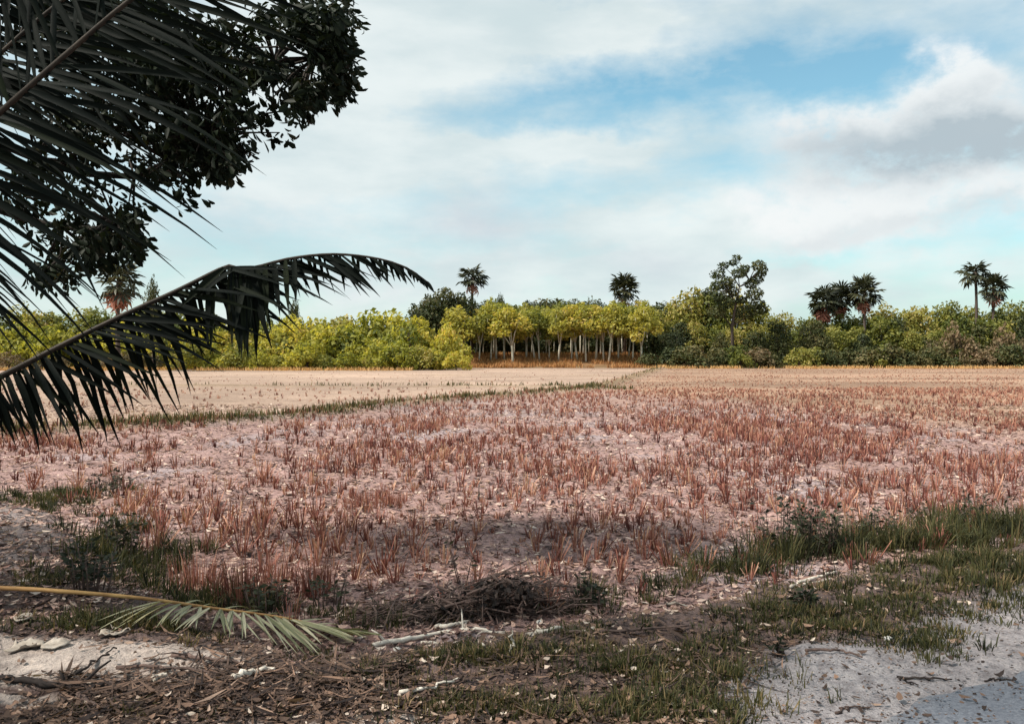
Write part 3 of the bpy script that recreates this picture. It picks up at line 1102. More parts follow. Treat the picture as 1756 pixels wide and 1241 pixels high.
def build_tree_line():
    # rubber trees, front row: trunk positions read off the photograph
    xs = [778, 797, 822, 842, 851, 865, 880, 903, 917, 925, 942, 958, 980, 990, 1005, 1022, 1035, 1044, 1060, 1078, 1085, 1100]
    for i, px in enumerate(xs):
        D = 150 + 5 * random.random() + (3 if i % 3 == 1 else 0)
        o = put('rubber', px, D, 533 + random.uniform(-13, 13), 'rubber_tree', ORD[i] + ' pale-trunked rubber tree from the left at the field edge', 'tree',
                'rubber trees at the field edge', random.uniform(0.9, 1.35))
        o.rotation_euler = (random.gauss(0, 0.05), random.gauss(0, 0.06), o.rotation_euler.z)
    for i in range(30):
        px = 765 + 345 * (i + 0.5) / 30 + random.uniform(-8, 8)
        put('rubber', px, 160 + 12 * random.random(), 527 + random.uniform(-9, 9), 'rubber_tree',
            'rubber tree in the shaded rows behind the front trunks', 'tree', 'rubber trees in the shaded back rows', 0.85)
    for i in range(26):
        px = 740 + 400 * (i + 0.5) / 26 + random.uniform(-6, 6)
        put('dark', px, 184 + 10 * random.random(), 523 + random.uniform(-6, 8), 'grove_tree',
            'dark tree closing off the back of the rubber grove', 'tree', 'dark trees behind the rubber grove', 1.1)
    for i in range(40):  # dark leaf colour stands in for the shade under the grove canopy
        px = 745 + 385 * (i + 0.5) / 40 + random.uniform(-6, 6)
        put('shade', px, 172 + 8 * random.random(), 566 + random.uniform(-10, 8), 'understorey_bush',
            'bush with shade put into its leaf colour filling the dark back of the rubber grove', 'bush', 'shaded bushes at the back of the rubber grove', 1.0, unit=4.0)
    # yellow green scrub left of the grove, three ranks
    g = 'yellow green scrub bushes left of the grove'
    for i in range(24):
        put('scrub' if i % 4 else 'bush', 330 + 445 * i / 23 + random.uniform(-8, 8), 122 + 4 * random.random(), 594 + random.uniform(-18, 14), 'scrub_bush',
            'low green bush at the foot of the left-hand scrub', 'bush', g + ', front rank', 1.1, unit=4.0)
    for i in range(24):
        put('scrub' if i % 3 else 'bush', 300 + 470 * i / 23 + random.uniform(-10, 10), 131 + 5 * random.random(), 564 + random.uniform(-18, 16), 'scrub_bush',
            'green bush in the middle rank of the left-hand scrub', 'bush', g + ', middle rank', 0.85, unit=4.0)
    for i in range(24):
        put('scrub' if i % 3 else 'bush', 300 + 420 * i / 23 + random.uniform(-12, 12), 143 + 6 * random.random(), 544 + random.uniform(-12, 12), 'scrub_bush',
            'taller green bush along the top of the left-hand scrub', 'bush', g + ', top rank', 0.75, unit=4.0)
    for i in range(16):
        put('scrub', -40 + 360 * i / 15 + random.uniform(-10, 10), 132 + 8 * random.random(), 560 + random.uniform(-12, 14), 'scrub_bush',
            'yellow green bush seen through the hanging palm leaflets', 'bush', g + ', behind the palm', 0.8, unit=4.0)
    for i in range(12):
        put('forest', -40 + 400 * i / 11 + random.uniform(-10, 10), 150 + 8 * random.random(), 534 + random.uniform(-6, 10), 'scrub_tree',
            'green tree behind the scrub at the left', 'tree', 'green trees behind the left scrub', 1.0)
    for i in range(9):
        put('brown', 20 + 330 * i / 8 + random.uniform(-14, 14), 124 + 4 * random.random(), 606 + random.uniform(-8, 6), 'brown_bush',
            'low brownish bush along the left field edge', 'bush', 'brownish bushes along the left field edge', 1.1, unit=4.0)
    put('dark', 505, 139, 549, 'dark_bush', 'dark green bush rounded among yellow scrub below the drooping frond tip', 'bush', None, 0.9)  # dark green is the leaf colour of these bushes
    put('dark', 700, 141, 556, 'dark_bush', 'dark green bush at the right end of the yellow scrub', 'bush', None, 0.8)
    # mixed dark trees between scrub and grove
    for px, D, top, w in ((705, 150, 548, 0.9), (722, 156, 518, 0.9), (742, 158, 502, 0.9), (765, 160, 494, 0.85), (788, 161, 500, 0.8)):
        put('dark', px, D, top, 'dark_tree', 'dark tree in the rounded clump left of the umbrella palm', 'tree', 'dark rounded clump left of the grove', w)
    for px, D, top in ((733, 146, 560), (757, 148, 575), (742, 140, 596), (772, 144, 600)):
        put('bush', px, D, top, 'green_bush', 'green bush between scrub and first pale trunks', 'bush', 'green bushes between scrub and grove', 0.9, unit=4.0)
    put('dark', 858, 172, 503, 'spire_tree', 'narrow dark treetop rising behind the grove right of the umbrella palm', 'tree', None, 0.28)
    put('dark', 905, 176, 515, 'spire_tree', 'small dark treetop over the middle of the grove', 'tree', None, 0.35)
    put('dark', 1013, 178, 515, 'spire_tree', 'low rounded dark treetop over the right half of the grove', 'tree', None, 0.4)
    put('dark', 262, 120, 484, 'young_tree', 'small dark tree rising above the drooping frond at left', 'tree', None, 0.35)
    put('dark', 505, 150, 512, 'spire_tree', 'small dark treetop showing below the drooping frond', 'tree', None, 0.3)
    # right-hand wood
    top_at = lambda px: float(np.interp(px, [1100, 1150, 1180, 1205, 1235, 1290, 1320, 1380, 1450, 1530, 1580, 1640, 1700, 1780], [528, 522, 494, 486, 500, 510, 538, 541, 537, 527, 520, 519, 522, 516]))
    for i in range(24):
        px = 1122 + 660 * i / 23 + random.uniform(-9, 9)
        put('forest', px, 163 + 12 * random.random(), top_at(px) + random.uniform(0, 9), 'wood_tree', 'olive tree in the back rank of the right-hand wood', 'tree',
            'olive trees of the right-hand wood', 0.82)
    for i in range(30):
        px = 1130 + 650 * i / 29 + random.uniform(-12, 12)
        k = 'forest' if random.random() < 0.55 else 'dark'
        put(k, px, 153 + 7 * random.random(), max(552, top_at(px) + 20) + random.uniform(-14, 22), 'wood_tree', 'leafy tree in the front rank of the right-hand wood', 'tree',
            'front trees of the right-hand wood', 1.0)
    for i in range(30):
        px = 1115 + 670 * i / 29 + random.uniform(-8, 8)
        k = random.choice(['shade', 'shade', 'bush', 'brown'])  # half get the darker leaves, painting shade at the foot of the wood
        put(k, px, 144 + 6 * random.random(), 598 + random.uniform(-14, 10), 'wood_bush', 'low bush at the foot of the right-hand wood', 'bush',
            'bushes at the foot of the right-hand wood', 1.15, unit=4.0)
    for i in range(26):  # shade inside the wood comes from the dark leaf colour
        px = 1125 + 650 * i / 25 + random.uniform(-9, 9)
        put('shade', px, 158 + 4 * random.random(), 575 + random.uniform(-12, 10), 'wood_bush', 'bush with shade put into its leaf colour inside the right-hand wood', 'bush',
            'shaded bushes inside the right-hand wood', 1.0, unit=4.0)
    for px, top in ((1640, 548), (1725, 552), (1752, 575), (1600, 575)):
        put('brown', px, 147 + random.random() * 4, top, 'brown_tree', 'brownish half-dead tree at the right end of the wood', 'tree', 'brownish trees at the right end', 0.6, unit=4.0)


build_tree_line()


def bare_tree():
    """the tall thin-leaved tree that stands over the right-hand wood"""
    D = 150.0
    base = P(1258, 615, D)
    z = float(hgt(base.x, D))
    e = empty('tall_sparse_tree', (base.x, D, z))
    r = random.Random(5)
    mb = MB()
    o = Vector((base.x, D, z))
    tips = [(1232, 470), (1243, 455), (1262, 448), (1275, 462), (1295, 458), (1312, 462), (1300, 478), (1228, 490), (1285, 488), (1245, 485), (1268, 440), (1290, 505), (1225, 510), (1300, 520), (1215, 500),
            (1255, 500), (1270, 515), (1240, 520), (1310, 530), (1230, 535), (1280, 535), (1262, 470), (1303, 470)]
    forks = [(1255, 560), (1262, 520), (1250, 500), (1268, 492), (1285, 480)]
    fk = [P(a, b, D) - o for a, b in forks]
    mb.tube([(0, 0, -0.3), tuple(fk[0]), tuple(fk[1]), tuple(fk[3])], [0.34, 0.27, 0.2, 0.1], 7)
    mb.tube([tuple(fk[1]), tuple(fk[2]), tuple(P(1238, 468, D) - o)], [0.17, 0.12, 0.05], 6)
    mb.tube([tuple(fk[3]), tuple(fk[4]), tuple(P(1306, 462, D) - o)], [0.1, 0.08, 0.03], 6)
    cl = []
    for i, (a, b) in enumerate(tips):
        t = P(a, b, D) - o + Vector((0, r.uniform(-2.2, 2.2), 0))
        f = min(fk, key=lambda q: (q - t).length + (2 if q.z > t.z else 0))
        mid = f.lerp(t, 0.5) + Vector((r.uniform(-.2, .2), r.uniform(-.2, .2), 0.25))
        mb.tube([tuple(f), tuple(mid), tuple(t)], [0.10, 0.07, 0.035], 5)
        s = r.uniform(0.7, 1.3) * (1.5 if b > 495 else 1.1)
        cl.append((tuple(t), (s, s, s * 0.7)))
    link('trunk', mb.mesh('trunk', M['dark_bark']), e)
    link('crown', crown_mesh('crown', cl, 5200, 0.42, M['darkgreen'], seed=77, up=0.3), e)
    props(e, 'tall sparse tree with airy ragged crown above the right-hand wood', 'tree')


bare_tree()


# ---- fan palms
def fan_mesh(name, mat, seed, nseg=13, droop=0.35):
    """a costapalmate fan: petiole plus folded segments, base at the origin, reaching along +X"""
    r = random.Random(seed)
    mb = MB()
    pl = 1.0
    mb.tube([(0, 0, 0), (pl * 0.5, 0, 0.05), (pl, 0, 0)], [0.06, 0.045, 0.04], 5, 0.6)
    for k in range(nseg):
        a = R(-128 + 256 * k / (nseg - 1))
        L = 1.15 * (0.82 + 0.18 * math.cos(a * 0.6)) * r.uniform(0.85, 1.08)
        d = Vector((math.cos(a), math.sin(a), 0))
        s = Vector((-d.y, d.x, 0))
        up = Vector((0, 0, 0.08 if k % 2 else -0.04))
        c = Vector((pl, 0, 0))
        w = 0.21
        V = [c, c + d * L * 0.62 + s * w * 0.5 + up, c + d * L * 0.62 - s * w * 0.5 - up, c + d * L + Vector((0, 0, -droop * L * r.uniform(0.4, 1.2)))]
        for p in V[1:3]:
            p.z -= droop * 0.25
        mb.add([tuple(p) for p in V], [(0, 2, 1), (1, 2, 3)], min(1, max(0, r.gauss(0.5, 0.2))))
    return mb.mesh(name, mat, False)


FANS = [fan_mesh('leaf', M['fan'], s, 13, 0.25 + 0.1 * s) for s in range(4)]
DEADS = [fan_mesh('dead_leaf', M['deadfan'], 20 + s, 11, 0.9) for s in range(3)]


def fan_palm(px, cy, D, rpx, label, style='dome', dead=6, nleaf=26, seed=0):
    r = random.Random(seed)
    c = P(px, cy, D)
    z = float(hgt(c.x, D))
    e = empty('fan_palm', (c.x, D, z))
    props(e, label, 'palm', 'fan palms above the tree line')
    top = c.z - z
    mb = MB()
    lx = r.uniform(-0.5, 0.5)
    pts, rad = [], []
    for i in range(12):
        t = i / 11
        pts.append((lx * math.sin(t * math.pi) * 0.6, 0, -0.3 + (top - 0.2) * t + 0.3 * t))
        rad.append(0.32 - 0.10 * t + (0.02 if i % 2 else 0) + (0.12 if t > 0.92 else 0))
    mb.tube(pts, rad, 9)
    link('trunk', mb.mesh('trunk', M['dark_bark']), e)
    S = rpx / F * D / 1.75
    for k in range(nleaf):
        a = 2.399 * k + r.uniform(-0.3, 0.3)
        t = (k + 0.5) / nleaf
        if style == 'flat':
            el = R(68) - R(105) * t ** 0.8 + r.uniform(-.12, .12)
        else:
            el = R(82) - R(128) * t + r.uniform(-.15, .15)
        o = link('leaf', FANS[r.randrange(4)], e)
        o.location = (0, 0, top - 0.35 * t * S)
        o.rotation_euler = (r.uniform(-.5, .5), -el, a)
        s = S * r.uniform(0.85, 1.1) * (1.0 if style != 'flat' or t > 0.3 else 0.85)
        o.scale = (s, s, s)
    for k in range(dead):
        o = link('dead_leaf', DEADS[r.randrange(3)], e)
        o.location = (0, 0, top - 0.5 * S - 0.25 * r.random())
        o.rotation_euler = (r.uniform(-.5, .5), R(r.uniform(52, 80)), 2.399 * k + r.random())
        s = S * r.uniform(0.8, 1.0)
        o.scale = (s, s, s)
    return e


fan_palm(811, 474, 166, 25, 'fan palm with flat layered crown above the left of the grove', 'flat', 3, 22, 1)
fan_palm(1070, 493, 168, 25, 'lone round-headed fan palm above the right end of the grove', 'dome', 2, 30, 2)
fan_palm(1412, 516, 165, 27, 'leftmost of three fan palms clustered over the right-hand wood', 'dome', 10, 28, 3)
fan_palm(1441, 510, 168, 26, 'middle of three fan palms clustered over the right-hand wood', 'dome', 10, 28, 4)
fan_palm(1482, 500, 166, 27, 'rightmost and tallest of three clustered fan palms', 'dome', 7, 28, 5)
fan_palm(1673, 465, 166, 26, 'tall fan palm with umbrella crown near the right edge', 'flat', 0, 20, 6)
fan_palm(1704, 492, 164, 25, 'shorter fan palm beside the umbrella-crowned one at right', 'dome', 5, 22, 7)
fan_palm(204, 480, 112, 38, 'fan palm with a skirt of reddish dead leaves behind the palm leaflets', 'dome', 13, 20, 8)


# ------------------------------------------------------------------ near coconut palm
def leaflet_mesh(name, mat, p0, d0, L, W, axis, droop, roll=0.0, seg=7, var=0.5, kink=None, wave=0.0):
    """a folded palm leaflet: strip with a raised midrib, drooping towards the tip"""
    d = Vector(d0).normalized()
    p = Vector(p0)
    V = []
    ax0 = Vector(axis)
    step = L / seg
    for i in range(seg + 1):
        t = i / seg
        ax = (ax0 - d * ax0.dot(d))
        if ax.length < 1e-4:
            ax = d.orthogonal()
        ax.normalize()
        nr = d.cross(ax)
        a = ax * math.cos(roll) + nr * math.sin(roll)
        nn = d.cross(a)
        w = W * 0.5 * (0.45 + 0.55 * min(1, t / 0.18)) * (1 - max(0, (t - 0.35) / 0.65) ** 1.7) + 0.0006
        V += [p - a * w + nn * w * 0.45, p, p + a * w + nn * w * 0.45]
        p = p + d * step
        g = droop * (0.3 + 1.5 * t) * step / max(L, 1e-3)
        if kink is not None and i == kink:
            g += 0.9
        d = (d + Vector((random.gauss(0, wave), random.gauss(0, wave), -g))).normalized()
    T = []
    for i in range(seg):
        a = i * 3
        T += [(a, a + 1, a + 4), (a, a + 4, a + 3), (a + 1, a + 2, a + 5), (a + 1, a + 5, a + 4)]
    return mesh(name, [tuple(v) for v in V], T, mat, True, np.full(len(V), var))


def profile(t):
    return max(0.18, (math.sin(math.pi * min(1, 0.18 + 0.82 * t) ** 0.9) ** 0.6))


def frond(parent, pts, r0, n, t0, sides, Lmax, Wmax, droop, mat, rmat, name='frond', lname='leaflet', joined=False, seed=1, limit=None, var=(0.5, 0.2)):
    rr = random.Random(seed)
    random.seed(seed)
    N = 60
    c = spline(pts, N)
    mb = MB()
    mb.tube([tuple(q) for q in c], [r0 * (1 - 0.9 * (i / (N - 1)) ** 0.8) + 0.003 for i in range(N)], 6)
    f = link(name, mb.mesh(name, rmat), parent)
    acc = []
    for i in range(n):
        t = t0 + (1 - t0) * ((i + rr.uniform(-0.25, 0.25)) / n)
        t = min(max(t, 0), 0.995)
        q = t * (N - 1)
        k = min(int(q), N - 2)
        p = c[k].lerp(c[k + 1], q - k)
        tan = (c[k + 1] - c[max(k - 1, 0)]).normalized()
        u = (t - t0) / (1 - t0)
        for sd in sides:
            fw, vec, dr, lf = sd(u, rr)
            d = tan * fw + Vector(vec) + Vector((rr.gauss(0, .13), rr.gauss(0, .13), rr.gauss(0, .13)))
            if rr.random() < 0.04:
                continue
            L = Lmax * lf * profile(u) * rr.uniform(0.72, 1.10)
            me = leaflet_mesh(lname, mat, p, d, L, Wmax * (0.7 + 0.3 * profile(u)) * rr.uniform(0.8, 1.15), tan, droop * dr, rr.gauss(0, 0.45), 7,
                              min(1, max(0, rr.gauss(*var))), kink=(rr.choice([2, 3, 4]) if rr.random() < 0.10 else None), wave=0.03)
            acc.append(me)
    if joined:
        Vs, Ts, As, m = [], [], [], 0
        for me in acc:
            v = np.empty(len(me.vertices) * 3, np.float32)
            me.vertices.foreach_get('co', v)
            ti = np.empty(len(me.loops), np.int32)
            me.loops.foreach_get('vertex_index', ti)
            Vs.append(v.reshape(-1, 3))
            Ts.append(ti.reshape(-1, 3) + m)
            As.append(np.full(len(me.vertices), 0.5))
            m += len(me.vertices)
            bpy.data.meshes.remove(me)
        o = link('foliage', mesh('foliage', np.concatenate(Vs), np.concatenate(Ts), mat, True, np.concatenate(As)), f)
        o['kind'] = 'stuff'
    else:
        for me in acc:
            link(lname, me, f)
    return f


def build_palm():
    base = Vector((-5.3, 5.7, 0.0))
    base.z = float(hgt(base.x, base.y))
    e = empty('coconut_palm', base)
    props(e, 'dark coconut palm with long fronds hanging in from the left', 'palm')
    L = lambda v: v - base
    crown = Vector((-5.25, 5.65, 1.05))
    mb = MB()
    pts, rad = [], []
    for i in range(14):
        t = i / 13
        pts.append((0.05 * t, -0.05 * t, -0.2 + (1.0 - base.z) * t + 0.2 * t))
        rad.append(0.27 - 0.06 * t + (0.025 if i % 2 else 0))
    mb.tube(pts, rad, 10)
    link('trunk', mb.mesh('trunk', M['bark']), e)
    # frond in the upper left corner
    A = [crown, P(-350, 480, 5.0), P(-150, 322, 4.7), P(0, 193, 4.5), P(115, 92, 4.4), P(240, -12, 4.3), P(430, -140, 4.25), P(640, -215, 4.3)]
    sA1 = lambda u, r: (0.18 + 0.25 * u, (0.70, -0.10, -0.55), 0.35 + 2.6 * (1 - u) ** 2, 1.30 + 0.25 * (1 - u))
    sA2 = lambda u, r: (0.45, (-0.55, 0.10, 0.45), 1.6, 0.95)
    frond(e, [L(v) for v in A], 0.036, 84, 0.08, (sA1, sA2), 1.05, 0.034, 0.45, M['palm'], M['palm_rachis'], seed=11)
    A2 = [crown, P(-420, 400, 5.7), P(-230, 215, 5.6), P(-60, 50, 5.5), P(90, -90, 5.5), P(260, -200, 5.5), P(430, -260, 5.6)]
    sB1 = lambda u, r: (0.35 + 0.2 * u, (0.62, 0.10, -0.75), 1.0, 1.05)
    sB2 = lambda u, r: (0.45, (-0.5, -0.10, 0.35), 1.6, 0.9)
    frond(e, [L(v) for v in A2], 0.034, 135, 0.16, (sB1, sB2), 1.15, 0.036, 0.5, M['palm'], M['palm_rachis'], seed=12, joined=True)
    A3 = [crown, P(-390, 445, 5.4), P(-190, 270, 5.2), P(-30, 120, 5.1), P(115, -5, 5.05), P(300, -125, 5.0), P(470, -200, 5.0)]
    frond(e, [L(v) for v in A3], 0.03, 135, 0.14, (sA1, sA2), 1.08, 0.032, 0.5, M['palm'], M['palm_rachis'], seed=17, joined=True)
    # the low frond that droops across the field
    B = [crown, P(-290, 780, 5.95), P(-130, 706, 6.1), P(0, 646, 6.2), P(110, 590, 6.28), P(210, 541, 6.35), P(300, 500, 6.4), P(372, 464, 6.42), P(392, 456, 6.43), P(410, 461, 6.44), P(436, 459, 6.45), P(500, 443, 6.5), P(575, 436, 6.55),
         P(650, 444, 6.6), P(700, 461, 6.62), P(738, 488, 6.65)]

    def sC1(u, r):
        k = 0.5 + 0.5 * float(sstep(0.18, 0.42, u))
        return (0.95 * k, (0.0, -0.28, -0.62 - 0.45 * (1 - k)), 0.5, (0.34 + 0.66 * float(sstep(0.06, 0.38, u))) * (1.0 - 0.30 * max(0, u - 0.55) / 0.45))

    def sC2(u, r):
        return (0.22 + r.uniform(-.1, .25), (0.0, 0.26, -0.95), 0.5, (0.32 + 0.68 * float(sstep(0.06, 0.36, u))) * (0.9 - 0.25 * float(sstep(0.48, 0.56, u)) - 0.25 * max(0, u - 0.5) / 0.5))
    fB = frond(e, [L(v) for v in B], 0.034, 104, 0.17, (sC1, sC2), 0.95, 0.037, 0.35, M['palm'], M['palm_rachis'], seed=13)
    # leaflets folded over where the stalk is bent
    for (x0, y0, x1, y1, w) in ((384, 460, 322, 538, 0.055), (402, 462, 358, 520, 0.05), (404, 462, 410, 612, 0.06), (412, 462, 424, 618, 0.06), (418, 460, 436, 590, 0.05),
                                (424, 466, 462, 604, 0.055), (396, 466, 398, 600, 0.05), (430, 458, 452, 560, 0.05),
                                (400, 458, 404, 585, 0.06), (408, 460, 414, 605, 0.055), (415, 460, 420, 600, 0.06), (426, 458, 430, 575, 0.05), (440, 456, 462, 575, 0.045), (470, 450, 478, 545, 0.045), (490, 446, 494, 540, 0.045),
                                (505, 443, 507, 525, 0.04), (455, 453, 458, 560, 0.045), (360, 470, 356, 600, 0.045), (368, 468, 362, 612, 0.045)):
        a, b = L(P(x0, y0, 6.38)), L(P(x1, y1, 6.3))
        d = b - a
        me = leaflet_mesh('leaflet', M['palm'], a, d + Vector((0, 0, 0.12)), d.length, w, (1, 0, 0.1), 0.25, random.uniform(-.4, .4), 7, random.uniform(.4, .9))
        link('leaflet', me, fB)
    rk = random.Random(31)
    for i in range(12):
        x0 = rk.uniform(393, 440)
        a, b = L(P(x0, 460, 6.4)), L(P(x0 + rk.gauss(2, 12), rk.uniform(560, 622), 6.32 + rk.uniform(-.1, .1)))
        d = b - a
        link('leaflet', leaflet_mesh('leaflet', M['palm'], a, d, d.length, rk.uniform(0.04, 0.06), (1, 0, 0.1), 0.15, rk.uniform(-.5, .5), 7, rk.uniform(.2, 1.0), wave=0.02), fB)
    # the rest of the crown, turned away from the picture
    k = 0
    for az, el, ln in ((175, 35, 3.6), (215, 50, 3.6), (255, 38, 3.2), (140, 55, 3.6), (118, 30, 3.4), (195, 12, 3.2), (98, 62, 3.4)):
        a, q = R(az), R(el)
        h = Vector((math.cos(a), math.sin(a), 0))
        up = Vector((0, 0, 1))
        pp = [crown + (h * math.cos(q) + up * math.sin(q)) * ln * t + up * (-1.1 * t * t) for t in (0, .25, .5, .75, 1.0)]
        s = h.cross(up)
        f1 = lambda u, r, s=s: (0.6, tuple(s * 0.8 + Vector((0, 0, -0.2))), 1.5, 1.0)
        f2 = lambda u, r, s=s: (0.6, tuple(s * -0.8 + Vector((0, 0, -0.2))), 1.5, 1.0)
        frond(e, [L(v) for v in pp], 0.034, 34, 0.2, (f1, f2), 0.95, 0.045, 0.5, M['palm'], M['palm_rachis'], seed=40 + k, joined=True)
        k += 1


build_palm()


# ------------------------------------------------------------------ broad-leaved tree above the palm
def build_broadleaf():
    base = Vector((-9.0, 5.5, 0))
    base.z = float(hgt(base.x, base.y))
    e = empty('broadleaf_tree', base)
    props(e, 'spreading broad-leaved tree whose dark leaf sprays overhang the palm', 'tree')
    r = np.random.default_rng(21)
    pts = []
    # the leaf sprays that hang into the frame: centre, half width, half height, number of twigs
    sprays = [(562, 45, 44, 58, 50), (574, 130, 28, 46, 46), (508, 158, 32, 34, 28), (440, 120, 56, 30, 24), (480, 30, 55, 34, 22), (378, 265, 32, 42, 40),
              (318, 228, 50, 44, 40), (207, 388, 32, 42, 28), (224, 425, 13, 20, 8), (150, 425, 46, 40, 22), (90, 462, 34, 32, 16), (330, 100, 110, 80, 110),
              (170, 170, 150, 120, 130), (60, 330, 80, 80, 30), (150, 40, 200, 70, 90), (420, 190, 60, 50, 22), (290, 290, 60, 40, 14)]
    for (cx_, cy_, ax_, ay_, k_) in sprays:
        got = 0
        while got < k_ * 1.1:
            u, v = r.normal(0, 0.52, 2)
            if u * u + v * v > 2.2:
                continue
            pts.append(P(cx_ + u * ax_, cy_ + v * ay_, r.uniform(6.7, 8.5)))
            got += 1
    nfr = len(pts)
    # unseen body of the crown, above and left, shaped to shade the verge
    while len(pts) < nfr + 1500:
        q = Vector((r.uniform(-15.5, 5.0), r.uniform(-5.0, 7.0), r.uniform(4.2, 10.5)))
        k = ((q.x + 5.0) / 9.5) ** 2 + ((q.y - 0.8) / 4.8) ** 2
        if k > 1 or q.z > 7.0 + 4.0 * math.sqrt(1 - k) or q.z < 4.2 + 2.2 * k:
            continue
        if q.y > 0.3:
            py = HY - (q.z - H) / q.y * F
            px = 878 + q.x / q.y * F
            if py > -60 and px > -80:
                continue
        pts.append(q)
    C = np.array([tuple(p) for p in pts])
    n = len(C)
    per = 16
    k = np.repeat(np.arange(n), per)
    m = len(k)
    out = C - np.array([-8.0, 5.0, 4.5])
    out /= np.linalg.norm(out, axis=1)[:, None]
    ax = out * 0.7 + r.normal(0, 0.35, (n, 3)) + np.array([0, 0, -0.25])
    ax /= np.linalg.norm(ax, axis=1)[:, None]
    d = ax[k] * 0.55 + r.normal(0, 0.55, (m, 3)) + np.array([0, 0, -0.35])
    d /= np.linalg.norm(d, axis=1)[:, None]
    L = r.uniform(0.05, 0.13, m)[:, None]
    w = np.cross(d, r.normal(0, 1, (m, 3)))
    w /= np.linalg.norm(w, axis=1)[:, None]
    nn = np.cross(d, w)
    W = L * r.uniform(0.36, 0.48, m)[:, None]
    o = C[k] + r.normal(0, 0.05, (m, 3))
    prof = [(0, 0), (0.4, 0.40), (0.75, 0.5), (1.0, 0.0), (0.75, -0.5), (0.4, -0.40)]
    V = np.stack([o + d * L * a + w * W * b + nn * W * (abs(b) * 0.4 - 0.25 * a * a) for a, b in prof], 1).reshape(-1, 3)
    i = np.arange(m)[:, None] * 6
    T = np.concatenate([i + np.array(f) for f in ((0, 1, 2), (0, 2, 3), (0, 3, 4), (0, 4, 5))])
    var = np.clip(r.normal(0.45, 0.2, m), 0, 1)
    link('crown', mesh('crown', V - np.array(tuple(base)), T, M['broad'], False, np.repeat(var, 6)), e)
    # trunk, limbs and twigs
    mb = MB()
    fk = Vector((-8.6, 5.4, 3.4))
    mb.tube([L_ - base for L_ in (base + Vector((0, 0, -0.3)), Vector((-8.9, 5.45, 1.7)), fk)], [0.42, 0.33, 0.30], 10, rough=0.06)
    limbs = [[fk, Vector((-6.6, 4.2, 5.2)), Vector((-3.6, 2.6, 6.6)), Vector((-0.5, 1.5, 7.6)), Vector((2.4, 0.6, 8.4))],
             [fk, Vector((-7.0, 2.4, 5.6)), Vector((-5.2, 0.2, 7.2)), Vector((-3.6, -2.2, 8.2))],
             [fk, Vector((-9.2, 3.0, 5.6)), Vector((-9.6, 0.6, 7.6))],
             [fk, Vector((-10.6, 4.6, 5.4)), Vector((-12.6, 2.6, 7.2))],
             [fk, Vector((-6.6, 7.2, 4.5)), P(150, 300, 8.0), P(350, 245, 7.6)],
             [fk, Vector((-7.0, 7.4, 4.0)), P(60, 380, 8.0), P(200, 385, 7.6)],
             [fk, Vector((-6.2, 6.6, 5.2)), P(330, 95, 7.8), P(540, 100, 7.6)]]
    nodes = []
    for li, lb in enumerate(limbs):
        s = spline(lb, 16)
        lm = MB()
        r0 = 0.20 if li < 4 else 0.085
        lm.tube([tuple(q - base) for q in s], [r0 * (1 - i / 15) ** 0.7 + 0.007 for i in range(16)], 7)
        link('limb', lm.mesh('limb', M['limb_bark']), e)
        nodes += s[3:]
    link('trunk', mb.mesh('trunk', M['bark']), e)
    mb = MB()
    NA = np.array([tuple(q) for q in nodes])
    for j in list(range(0, nfr, 2)) + list(range(nfr, n, 9)):
        a = C[j]
        dist = np.linalg.norm(NA - a, axis=1) + 2.5 * np.maximum(0, NA[:, 2] - a[2] - 0.5)
        s = Vector(NA[int(np.argmin(dist))])
        t = Vector(a)
        if (t - s).length > 1.3:
            s = t + (s - t).normalized() * 0.45
        mid = s.lerp(t, 0.55) + Vector((0, 0, 0.06 * (t - s).length))
        mb.tube([tuple(s - base), tuple(mid - base), tuple(t - base)], [0.016, 0.010, 0.005], 4, cap=False)
    tw = link('twigs', mb.mesh('twigs', M['limb_bark']), e)
    tw['kind'] = 'stuff'


build_broadleaf()


